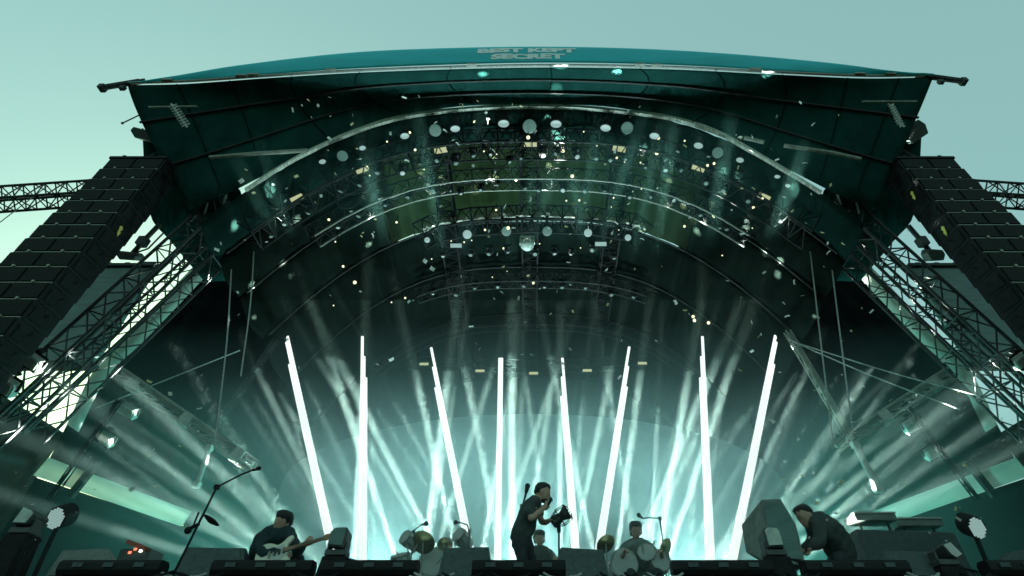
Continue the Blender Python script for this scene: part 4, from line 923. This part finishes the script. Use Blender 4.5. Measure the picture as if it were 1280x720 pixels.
# ------------------------------------------------------------------ people
def fuse(mb, name, m, parent, vox, it):
    """weld overlapping limbs into one continuous, smoothed surface"""
    o0 = wloc(parent); me = bpy.data.meshes.new(name); me.from_pydata([tuple(v - o0) for v in mb.v], [], mb.f); me.update()
    bm = bmesh.new(); bm.from_mesh(me); bmesh.ops.recalc_face_normals(bm, faces=bm.faces); bm.to_mesh(me); bm.free()
    o = bpy.data.objects.new('tmp', me); C.objects.link(o)
    md = o.modifiers.new('f', 'REMESH'); md.mode = 'VOXEL'; md.voxel_size = vox; md.use_smooth_shade = True
    if it: sm = o.modifiers.new('s', 'SMOOTH'); sm.factor = .5; sm.iterations = it
    bpy.context.view_layer.update()
    nm = bpy.data.meshes.new_from_object(o.evaluated_get(bpy.context.evaluated_depsgraph_get())); nm.name = name; bpy.data.objects.remove(o)
    return nm
WIDE = [Vector((0, 1, 0))]
def limbs(mb, J, E):
    n = 16
    def ring(p, d, r):
        a, b = r if isinstance(r, tuple) else (r, r)
        s_ = WIDE[0] - d * WIDE[0].dot(d)
        if s_.length < .2: s_ = d.orthogonal()
        s_ = s_.normalized(); u_ = d.cross(s_)
        return [p + s_ * math.cos(2 * math.pi * i / n) * a + u_ * math.sin(2 * math.pi * i / n) * b for i in range(n)]
    for a, b in E:
        (p, r), (q, t) = J[a], J[b]; d = (q - p)
        if d.length < 1e-4: continue
        d = d.normalized(); vs = ring(p, d, r) + ring(q, d, t)
        mb.add(vs, [(i, (i + 1) % n, (i + 1) % n + n, i + n) for i in range(n)] + [tuple(range(n)), tuple(range(n, 2 * n))])
    for k, (p, r) in J.items():
        a, b = r if isinstance(r, tuple) else (r, r); c_ = min(a, b)
        W_ = WIDE[0]; mb.ball(p, c_ * .98, 12, (1 + (a / c_ - 1) * abs(W_.x), 1 + (a / c_ - 1) * abs(W_.y), 1))
def grow(name, J, E, m, parent, sub=2, smooth=True, noise=0.):
    mb = MB(); limbs(mb, J, E); nm = fuse(mb, name, m, parent, .016, 6)
    if noise:
        vv = [v.normal.copy() for v in nm.vertices]
        for v, n_ in zip(nm.vertices, vv):
            c_ = v.co * 17; v.co += n_ * noise * (math.sin(c_.x * 1.3 + c_.z * 1.1 + math.sin(c_.y)) + math.sin(c_.z * 2.3 - c_.x * 2.9) * .7)
    return link(name, nm, m, parent, smooth)
def chain(J, E, pre, pts, rs):
    prev = None
    for i, (p, r) in enumerate(zip(pts, rs)):
        k = pre + str(i); J[k] = (Vector(p), r)
        if prev: E.append((prev, k))
        prev = k
    return J, E
def head_part(J, E, hc, up, fwd, R=.105, neck=None):
    """skull, face with brow, nose, lips, chin and ears as one more branch of the body (returned as extra mesh pieces on the body)"""
    pass
def face(mb, hc, up, fwd, R):
    up = up.normalized(); fwd = (fwd - up * fwd.dot(up)).normalized(); sd_ = up.cross(fwd)
    P = lambda f, s_, u_: hc + fwd * f * R + sd_ * s_ * R + up * u_ * R
    # skull with a jaw: rings from crown to chin
    rings = [(1.18, .0, .05, .05), (1.1, -.03, .48, .42), (.85, -.05, .82, .68), (.45, -.05, .98, .78), (.05, -.02, .98, .78), (-.35, .06, .86, .70), (-.7, .16, .68, .58), (-.98, .26, .48, .42), (-1.14, .34, .22, .22)]
    n = 16; vs = []; fs = []
    for (u_, f0, a, b) in rings:
        for i in range(n):
            t = 2 * math.pi * i / n; vs.append(P(f0 + math.cos(t) * a, math.sin(t) * b, u_))
    for j in range(len(rings) - 1):
        for i in range(n): fs.append((j * n + i, j * n + (i + 1) % n, (j + 1) * n + (i + 1) % n, (j + 1) * n + i))
    fs += [tuple(range(n)), tuple(reversed(range((len(rings) - 1) * n, len(rings) * n)))]
    mb.add(vs, fs)
    mb.add([P(.9, 0, .18), P(.86, .13, -.28), P(1.24, 0, -.30), P(.86, -.13, -.28), P(.86, 0, -.42)], [(0, 1, 2), (0, 2, 3), (1, 4, 2), (4, 3, 2), (0, 3, 4, 1)])   # nose
    for s_ in (-1, 1):
        mb.ball(P(.80, s_ * .30, .06), R * .13, 8); mb.ball(P(.80, s_ * .3, .24), R * .16, 6, (1, 1, .6))
        mb.ball(P(-.02, s_ * .80, -.05), R * .22, 8, (.8, .6, 1.2))
    mb.ball(P(.84, 0, -.58), R * .17, 8, (1, 1, .5)); mb.ball(P(.82, 0, -.72), R * .15, 8, (1, 1, .5))
    return P
def hand(mb, wrist, d, palm_n, L=.18, curl=.6):
    """palm and five separate bent fingers"""
    d = d.normalized(); n_ = (palm_n - d * palm_n.dot(d)).normalized(); s_ = d.cross(n_)
    pc = wrist + d * L * .25
    R = Matrix((s_, d, n_)).transposed(); mb.box(pc, (L * .42, L * .5, L * .16), R)
    for k, (o, l) in enumerate(((-.16, .42), (-.055, .48), (.055, .45), (.16, .36))):
        p = wrist + d * L * .47 + s_ * o * L; a = 0.
        for j in range(3):
            a += curl; q = p + (d * math.cos(a) + n_ * math.sin(a)) * L * l * (.42, .32, .26)[j]
            mb.tube(p, q, .0095 - .001 * j, 6); mb.ball(q, .0092 - .001 * j, 6); p = q
    p = wrist + d * L * .12 - s_ * L * .2; q = p + (d * .6 - s_ * .55 + n_ * .4).normalized() * L * .26; mb.tube(p, q, .012, 6); mb.ball(q, .0115, 6)
    mb.tube(q, q + (d * .7 + n_ * .75 + s_ * .2).normalized() * L * .2, .0105, 6)
def remesh(name, mb_objs, J, E, m, parent, vox=.009):
    mb = MB(); limbs(mb, J, E); mb.add(mb_objs.v, mb_objs.f)
    return link(name, fuse(mb, name, m, parent, vox, 1), m, parent, True)
def hair_cap(parent, P, R, m='hair', long=False, beard=False):
    h = MB(); n = 18; rings = [(1.30, -.05, .10, .10), (1.24, -.06, .62, .56), (1.0, -.10, .95, .84), (.62, -.18, 1.0, .92), (.2, -.38, .84, .90), (-.25, -.50, .62, .78)]
    if long: rings = [(1.34, 0, .12, .12), (1.26, 0, .7, .62), (.95, -.02, 1.08, .93), (.55, -.08, 1.12, 1.0), (.1, -.32, .92, .98), (-.4, -.42, .78, .92), (-.75, -.48, .62, .72)]
    vs = []; fs = []
    for j, (u_, f0, a, b) in enumerate(rings):
        for i in range(n):
            t = 2 * math.pi * i / n; k = .97 + .07 * math.sin(i * 2.7 + j * 1.9) + .06 * math.sin(i * 5.3 + j * 2.3)
            vs.append(P(f0 + math.cos(t) * a * k, math.sin(t) * b * k, u_))
    for j in range(len(rings) - 1):
        for i in range(n): fs.append((j * n + i, j * n + (i + 1) % n, (j + 1) * n + (i + 1) % n, (j + 1) * n + i))
    fs += [tuple(range(n)), tuple(reversed(range((len(rings) - 1) * n, len(rings) * n)))]
    h.add(vs, fs); build('hair', h, m, parent, True)
    if beard:
        b = MB(); b.ball(P(.42, 0, -.85), R * .52, 12, (1, 1, .62)); build('beard', b, m, parent, True)

# --- the singer
YS = 7.5
def S(px, py, dy=0.): return at(px, py, YS + dy)
WIDE[0] = Vector((0, 1, 0))
root = thing('person', Vector((S(655, 700).x, YS, FL)), 'person in grey t-shirt bending forward, one hand holding a microphone to the mouth', 'person')
hc = S(678.5, 616.5); R = .112
up = Vector((.30, 0, 1)); fwd = Vector((1, -.25, -.42))
ex = MB(); P = face(ex, hc, up, fwd, R)
mouth = P(1.05, 0, -.62)
handR = S(682.0, 633, -.12)
hand(ex, handR, (mouth + Vector((0.01, -.03, .0)) - handR), Vector((-.3, .9, .1)), .17, .75)
handL = S(687.5, 650.5, -.03); hand(ex, handL, Vector((1, .1, .25)), Vector((0, .2, -1)), .17, .5)
J = {}; E = []
hipc = S(652.5, 670); 
J['hip'] = (hipc, (.16, .12)); J['waist'] = (S(656.5, 657), (.145, .11)); J['chest'] = (S(661.5, 642), (.165, .12)); J['up'] = (S(665.5, 631), (.14, .09)); J['neck'] = (S(669.5, 625.5), .062); J['nk2'] = (S(674, 621.5), .055); J['sk'] = (hc, .06)
E += [('hip', 'waist'), ('waist', 'chest'), ('chest', 'up'), ('up', 'neck'), ('neck', 'nk2'), ('nk2', 'sk')]
def limb(k0, pts, rs, pre):
    prev = k0
    for i, (p, r) in enumerate(zip(pts, rs)): J[pre + str(i)] = (p, r); E.append((prev, pre + str(i))); prev = pre + str(i)
armR = [S(662, 630.5, -.17), S(662, 640, -.26), S(664, 648, -.30), S(673, 641, -.24), handR]
limb('up', armR, [.054, .047, .041, .040, .030], 'ar')
armL = [S(671, 631.5, .15), S(674, 643, .18), S(677, 652, .16), S(682, 653, .06), handL]
limb('up', armL, [.056, .048, .042, .038, .028], 'al')
foot = lambda px, dy: Vector((S(px, 700).x, YS + dy, FL + .05))
kneeR = S(652.5, 692, -.14); kneeL = S(662, 694, .10)
fR, fL_ = Vector((kneeR.x + .02, YS - .10, FL + .09)), Vector((kneeL.x + .05, YS + .16, FL + .09))
limb('hip', [S(650, 678, -.10), kneeR, fR, fR + Vector((.14, -.05, -.04))], [.095, .062, .042, .035], 'lr')
limb('hip', [S(656, 678, .09), kneeL, fL_, fL_ + Vector((.14, 0, -.04))], [.095, .062, .042, .035], 'll')
remesh('body', ex, J, E, 'skin', root)
hair_cap(root, P, R, beard=True)
# t-shirt: torso with short sleeves, loose hem
K = {}; G = []
K['c'] = (S(660, 644), (.19, .145)); K['b'] = (S(656.8, 656), (.18, .145)); K['h'] = (S(653.5, 664), (.185, .15)); K['hh'] = (S(651.3, 669.5), (.18, .158)); K['u'] = (S(664.5, 632), (.16, .105)); K['n'] = (S(668, 627), (.085, .08))
G += [('c', 'b'), ('b', 'h'), ('h', 'hh'), ('c', 'u'), ('u', 'n')]
K['s0'] = (S(662, 630.5, -.15), .082); K['s1'] = (S(661.8, 641.5, -.255), .080); K['t0'] = (S(671, 631.5, .14), .08); K['t1'] = (S(674, 642, .18), .07)
G += [('u', 's0'), ('s0', 's1'), ('u', 't0'), ('t0', 't1')]
grow('t_shirt', K, G, 'shirt_grey', root, noise=.006)
K = {}; G = []
K['p'] = (S(652.5, 671), (.165, .135)); K['a0'] = (S(650, 679, -.10), .115); K['a1'] = (kneeR, .083); K['a2'] = (fR + Vector((0, 0, .02)), .065); K['b0'] = (S(656.5, 679, .09), .115); K['b1'] = (kneeL, .083); K['b2'] = (fL_ + Vector((0, 0, .02)), .065)
G += [('p', 'a0'), ('a0', 'a1'), ('a1', 'a2'), ('p', 'b0'), ('b0', 'b1'), ('b1', 'b2')]
grow('trousers', K, G, 'trousers', root, noise=.005)
for f in (fR, fL_):
    build('shoe', MB().ball(f + Vector((.07, -.01, -.045)), .15, 12, (1, .42, .33)), 'black_metal', root, True)
m0, m1 = S(688.5, 624.5, -.08), S(682.5, 637, -.13)
mroot = thing('handheld_microphone', m0, 'dark handheld microphone in the singer\'s raised fist', 'microphone')
build('handle', MB().tube(m0, m1, .02, 10, r2=.014), 'black_metal', mroot); build('grille', MB().ball(m0, .03, 12), 'steel', mroot, True)

# --- the guitarist
YG = 7.3
def S(px, py, dy=0.): return at(px, py, YG + dy)
WIDE[0] = Vector((1, 0, 0))
root = thing('person', Vector((S(336, 700).x, YG + .1, FL)), 'person in dark navy top with dark hair crouched over a cream electric guitar', 'person')
hc = S(352.5, 653, -.04); R = .115; up = Vector((.22, -.15, .9)); fwd = Vector((-.35, -1, -.45))
ex = MB(); P = face(ex, hc, up, fwd, R)
handR = S(352, 689.5, -.26); handL = S(381, 681.0, -.20)
hand(ex, handR, Vector((.8, -.2, -.3)), Vector((0, 1, 0)), .17, .5); hand(ex, handL, Vector((.5, -.3, .5)), Vector((-.2, .7, .3)), .17, .8)
J = {}; E = []
J['hip'] = (Vector((S(324, 700).x, YG + .22, FL + .45)), (.17, .14)); J['waist'] = (S(330, 692, .15), (.155, .13)); J['chest'] = (S(338, 678, .05), (.18, .14)); J['up'] = (S(346, 668), (.15, .11)); J['neck'] = (S(349.5, 661, -.02), .062); J['sk'] = (hc, .06)
E += [('hip', 'waist'), ('waist', 'chest'), ('chest', 'up'), ('up', 'neck'), ('neck', 'sk')]
aR = [S(333, 668, -.05), S(324, 681, -.16), S(330, 692, -.25), handR]; aL = [S(360, 666, -.02), S(365, 677, -.10), S(372, 690, -.16), handL]
limb('up', aR, [.062, .052, .044, .030], 'ar'); limb('up', aL, [.06, .05, .042, .028], 'al')
hp = J['hip'][0]
k1, k2 = Vector((hp.x + .14, YG - .18, FL + .42)), Vector((hp.x + .5, YG + .0, FL + .45)); f1, f2 = Vector((hp.x + .1, YG + .05, FL + .09)), Vector((hp.x + .46, YG + .08, FL + .09))
limb('hip', [hp + Vector((.03, -.12, -.02)), k1, f1, f1 + Vector((.06, -.13, -.04))], [.10, .066, .044, .035], 'lr'); limb('hip', [hp + Vector((.12, .02, -.02)), k2, f2, f2 + Vector((.08, -.12, -.04))], [.10, .066, .044, .035], 'll')
remesh('body', ex, J, E, 'skin', root)
hair_cap(root, P, R, long=True)
K = {}; G = []
K['c'] = (S(337, 679, .05), (.215, .175)); K['b'] = (S(330, 691, .15), (.20, .17)); K['h'] = (hp + Vector((0, 0, .06)), (.20, .17)); K['u'] = (S(345, 668.5), (.175, .14)); K['n'] = (S(348.5, 665), (.085, .08))
G += [('c', 'b'), ('b', 'h'), ('c', 'u'), ('u', 'n')]
for pre, arm, rr in (('r', aR, (.088, .078, .066, .052)), ('l', aL, (.086, .074, .062, .048))):
    prev = 'u'
    for i in range(4):
        q = arm[i] if i < 3 else arm[2].lerp(arm[3], .8); K[pre + str(i)] = (q, rr[i]); G.append((prev, pre + str(i))); prev = pre + str(i)
grow('jumper', K, G, 'shirt_navy', root, noise=.006)
K = {}; G = []
K['p'] = (hp, (.175, .15)); K['a0'] = (hp + Vector((.03, -.12, -.02)), .12); K['a1'] = (k1, .086); K['a2'] = (f1 + Vector((0, 0, .02)), .066); K['b0'] = (hp + Vector((.12, .02, -.02)), .12); K['b1'] = (k2, .086); K['b2'] = (f2 + Vector((0, 0, .02)), .066)
G += [('p', 'a0'), ('a0', 'a1'), ('a1', 'a2'), ('p', 'b0'), ('b0', 'b1'), ('b1', 'b2')]
grow('trousers', K, G, 'trousers', root)
for f in (f1, f2): build('shoe', MB().ball(f + Vector((.03, -.07, -.045)), .14, 12, (.5, 1, .34)), 'black_metal', root, True)
# guitar
YU = YG - .30
c0 = at(343, 692, YU); c1 = at(404, 674, YU - .02)
root = thing('electric_guitar', c0, 'cream electric guitar with reddish maple neck held by the crouched guitarist', 'guitar')
dx = (c1 - c0).normalized(); nn = Vector((0, -1, .25)); nn = (nn - dx * nn.dot(dx)).normalized(); uy = nn.cross(dx); uy = uy if uy.z > 0 else -uy
G2 = lambda a, b, c_=0.: c0 + dx * a + uy * b + nn * c_
out = [(-.24, .02), (-.22, .11), (-.14, .165), (-.05, .15), (.02, .11), (.08, .12), (.15, .175), (.205, .18), (.20, .13), (.15, .07), (.155, .03), (.16, -.03), (.15, -.07), (.19, -.11), (.17, -.145), (.10, -.13), (.03, -.115), (-.05, -.15), (-.15, -.16), (-.22, -.10)]
oc = bez([G2(a, b, 0) for a, b in out + [out[0]]], 80)[:-1]
build('guitar_body', MB().prism(oc, -nn * .045), 'cream', root, bevel=.008)
build('pickguard', MB().prism([G2(a, b, .003) for a, b in ((-.03, .06), (.10, .09), (.14, .03), (.15, -.05), (.08, -.10), (-.05, -.10), (-.02, -.02))], nn * .003), 'drum_head', root)
nk = build('guitar_neck', MB().hexa([G2(.12, -.028, .004), G2(.12, .028, .004), G2(.12, .022, .026), G2(.12, -.022, .026)], [G2(.60, -.021, .004), G2(.60, .021, .004), G2(.60, .018, .022), G2(.60, -.018, .022)]), 'maple', root)
build('headstock', MB().prism([G2(a, b, .002) for a, b in ((.595, -.02), (.63, -.035), (.66, -.03), (.75, -.03), (.77, .0), (.74, .045), (.68, .04), (.63, .045), (.595, .02))], nn * .018), 'maple', nk)
for k in range(3): build('pickup', MB().prism([G2(.0 + .055 * k, -.035, .006), G2(.018 + .055 * k, -.035, .006), G2(.018 + .055 * k, .035, .006), G2(.0 + .055 * k, .035, .006)], nn * .01), 'black_metal', root)
build('bridge', MB().prism([G2(-.075, -.04, .004), G2(-.045, -.04, .004), G2(-.045, .04, .004), G2(-.075, .04, .004)], nn * .014), 'aluminium', root)
sg = MB()
for k in range(6): sg.tube(G2(-.06, -.025 + .01 * k, .022), G2(.62, -.016 + .0064 * k, .03), .0013, 4)
build('string', sg, 'aluminium', root)

# --- the hunched player at the right
YK = 7.5
def S(px, py, dy=0.): return at(px, py, YK + dy)
WIDE[0] = Vector((0, 1, 0))
root = thing('person', Vector((S(1036, 700).x, YK, FL)), 'person in dark hooded top hunched far forward to the left beside the keyboards', 'person')
hc = S(1006, 646); R = .125; up = Vector((-.35, -.1, .8)); fwd = Vector((-.9, -.45, -.75))
ex = MB(); P = face(ex, hc, up, fwd, R)
handR = S(1012, 686, -.22); handL = S(1004, 688, .02)
hand(ex, handR, Vector((-.4, -.2, -.6)), Vector((-.5, 0, .5)), .17, .5); hand(ex, handL, Vector((-.4, 0, -.6)), Vector((-.5, 0, .5)), .17, .5)
J = {}; E = []
J['hip'] = (S(1052, 692, .1), (.18, .15)); J['waist'] = (S(1045, 676, .05), (.17, .14)); J['chest'] = (S(1034, 664), (.18, .15)); J['up'] = (S(1022, 656), (.15, .12)); J['neck'] = (S(1014, 651), .065); J['sk'] = (hc, .06)
E += [('hip', 'waist'), ('waist', 'chest'), ('chest', 'up'), ('up', 'neck'), ('neck', 'sk')]
aR = [S(1024, 661, -.18), S(1026, 676, -.26), S(1018, 681, -.25), handR]; aL = [S(1018, 661, .17), S(1016, 675, .2), S(1010, 682, .1), handL]
limb('up', aR, [.062, .052, .044, .030], 'ar'); limb('up', aL, [.06, .05, .042, .028], 'al')
hp = J['hip'][0]; k1, k2 = Vector((hp.x - .2, YK - .1, FL + .48)), Vector((hp.x - .12, YK + .25, FL + .48)); f1, f2 = Vector((hp.x - .02, YK - .08, FL + .09)), Vector((hp.x + .05, YK + .25, FL + .09))
limb('hip', [hp + Vector((-.04, -.1, -.08)), k1, f1, f1 + Vector((-.14, 0, -.04))], [.10, .066, .044, .035], 'lr'); limb('hip', [hp + Vector((-.02, .1, -.08)), k2, f2, f2 + Vector((-.14, 0, -.04))], [.10, .066, .044, .035], 'll')
remesh('body', ex, J, E, 'skin', root); hair_cap(root, P, R)
K = {}; G = []
K['c'] = (S(1034, 664), (.235, .20)); K['b'] = (S(1045, 677, .05), (.225, .19)); K['h'] = (hp + Vector((0, 0, .0)), (.21, .18)); K['u'] = (S(1022.5, 656), (.20, .165)); K['n'] = (S(1017, 652.5), (.10, .09))
G += [('c', 'b'), ('b', 'h'), ('c', 'u'), ('u', 'n')]
for pre, arm, rr in (('r', aR, (.09, .08, .068, .052)), ('l', aL, (.088, .076, .064, .05))):
    prev = 'u'
    for i in range(4):
        q = arm[i] if i < 3 else arm[2].lerp(arm[3], .8); K[pre + str(i)] = (q, rr[i]); G.append((prev, pre + str(i))); prev = pre + str(i)
grow('hooded_top', K, G, 'shirt_grey', root, noise=.006)
K = {}; G = []
K['p'] = (hp + Vector((0, 0, -.04)), (.18, .15)); K['a0'] = (hp + Vector((-.04, -.1, -.08)), .12); K['a1'] = (k1, .086); K['a2'] = (f1 + Vector((0, 0, .02)), .066); K['b0'] = (hp + Vector((-.02, .1, -.08)), .12); K['b1'] = (k2, .086); K['b2'] = (f2 + Vector((0, 0, .02)), .066)
G += [('p', 'a0'), ('a0', 'a1'), ('a1', 'a2'), ('p', 'b0'), ('b0', 'b1'), ('b1', 'b2')]
grow('trousers', K, G, 'trousers', root)
for f in (f1, f2): build('shoe', MB().ball(f + Vector((-.07, 0, -.045)), .14, 12, (1, .5, .34)), 'black_metal', root, True)

WIDE[0] = Vector((1, 0, 0))
# --- seated players in the smoke (two)
def seated(label, px, py, Y, face_dir, top, bend=0.):
    hc = at(px, py, Y); R = .115; root = thing('person', Vector((hc.x, Y + .2, FL)), label, 'person')
    up = Vector((0, -.15, 1)); ex = MB(); P = face(ex, hc, up, Vector(face_dir), R)
    J.clear(); E.clear(); x = hc.x; z = hc.z
    J['hip'] = (Vector((x, Y + .25, z - .74)), (.17, .14)); J['waist'] = (Vector((x, Y + .2, z - .56)), (.15, .12)); J['chest'] = (Vector((x, Y + .1, z - .36)), (.18, .13)); J['up'] = (Vector((x, Y + .06, z - .22)), (.15, .1)); J['neck'] = (Vector((x, Y + .03, z - .13)), .06); J['sk'] = (hc, .06)
    E.extend([('hip', 'waist'), ('waist', 'chest'), ('chest', 'up'), ('up', 'neck'), ('neck', 'sk')])
    arms = []
    for s_ in (-1, 1):
        h_ = Vector((x + s_ * .30, Y - .38, z - .42)); a_ = [Vector((x + s_ * .2, Y + .05, z - .25)), Vector((x + s_ * .32, Y + .02, z - .42)), Vector((x + s_ * .36, Y - .08, z - .54)), h_]
        limb('up', a_, [.06, .05, .043, .03], 'a%d' % s_); hand(ex, h_, Vector((-s_ * .3, -1, .1)), Vector((0, 0, -1)), .17, .7); arms.append(a_)
        k_ = Vector((x + s_ * .22, Y - .28, z - .72)); f_ = Vector((x + s_ * .24, Y - .3, FL + .09))
        limb('hip', [Vector((x + s_ * .1, Y + .15, z - .76)), k_, f_, f_ + Vector((0, -.13, -.04))], [.1, .066, .044, .035], 'l%d' % s_)
    K = {}; G = []
    K['c'] = (J['chest'][0], (.205, .155)); K['b'] = (J['waist'][0], (.18, .15)); K['h'] = (J['hip'][0] + Vector((0, 0, .05)), (.19, .16)); K['u'] = (J['up'][0], (.175, .125)); K['n'] = (J['neck'][0] - Vector((0, 0, .04)), .08)
    G += [('c', 'b'), ('b', 'h'), ('c', 'u'), ('u', 'n')]
    for s_, a_ in zip((-1, 1), arms):
        K['s%d' % s_] = (a_[0], .08); K['r%d' % s_] = (a_[1], .072); G += [('u', 's%d' % s_), ('s%d' % s_, 'r%d' % s_)]
    hp = J['hip'][0]
    K2 = {'p': (hp, (.175, .15))}; G3 = []
    for s_ in (-1, 1):
        for i in range(3): K2['l%d%d' % (s_, i)] = (J['l%d%d' % (s_, i)][0], (.12, .085, .062)[i]); G3.append(('p' if i == 0 else 'l%d%d' % (s_, i - 1), 'l%d%d' % (s_, i)))
    remesh('body', ex, J, E, 'skin', root); hair_cap(root, P, R, long=True)
    grow('t_shirt', K, G, top, root, noise=.005); grow('trousers', K2, G3, 'trousers', root)
    for s_ in (-1, 1): build('shoe', MB().ball(J['l%d2' % s_][0] + Vector((0, -.07, -.045)), .14, 12, (.5, 1, .34)), 'black_metal', root, True)
    st = thing('drum_stool', (hc.x, Y + .25, FL), 'round stool under the ' + label.split(' seated')[0], 'stool'); zt = z - .90
    build('seat', MB().lathe((x, Y + .25, zt - .06), (0, 0, 1), [(.15, 0), (.17, .02), (.17, .05), (.15, .06)], 18), 'black_metal', st)
    build('leg', MB().tube((x, Y + .25, zt - .06), (x, Y + .25, FL + .0), .025), 'aluminium', st)
seated('drummer in pale hazy light seated at the right drum kit', 795, 663, YD + .25, (.1, -1, -.35), 'pale_shirt')
seated('small dim player seated behind the singer\'s legs', 674, 673, 10.4, (.1, -1, -.2), 'shirt_grey')

# ------------------------------------------------------------------ confetti in the air
proto = None
random.seed(5)
fl = MB()
def flake_mesh(seed_, m):
    rnd = random.Random(seed_); b = MB(); a_, c_ = .5, .30
    rows = [[Vector((x * a_, y * c_, .12 * math.sin(x * 2.2 + seed_) + .05 * y)) for x in (-1, -.33, .33, 1)] for y in (-1, 0, 1)]
    b.sheet(rows); me = bpy.data.meshes.new('confetti'); me.from_pydata([tuple(v) for v in b.v], [], b.f); me.materials.append(M[m]); return me
FM = [flake_mesh(i, 'paper' if i < 5 else 'paper_yellow') for i in range(7)]
N = 296
for i in range(N):
    r = random.random()
    if r < .45: px, py = random.uniform(300, 1050), random.uniform(120, 300)
    elif r < .75: px, py = random.uniform(250, 1180), random.uniform(280, 480)
    else: px, py = random.choice([random.uniform(20, 330), random.uniform(960, 1270)]), random.uniform(470, 680)
    Y = random.uniform(3.6, 6.2) if py < 480 else random.uniform(4.5, 7.)
    p = at(px, py, Y); size = random.choice([2.8, 3.4, 4.2, 5, 6.2]) * mpp(py, Y)
    o = bpy.data.objects.new('confetti_piece', random.choice(FM)); C.objects.link(o); o.location = p
    o.scale = (size, size * random.choice((.5, .8, 1.3)), size); o.rotation_euler = (random.uniform(-1, 1) + .7, random.uniform(-1, 1), random.uniform(0, 6.3))
    tag(o, 'small pale piece of confetti drifting in the air', 'confetti', 'pieces of confetti drifting in the air')
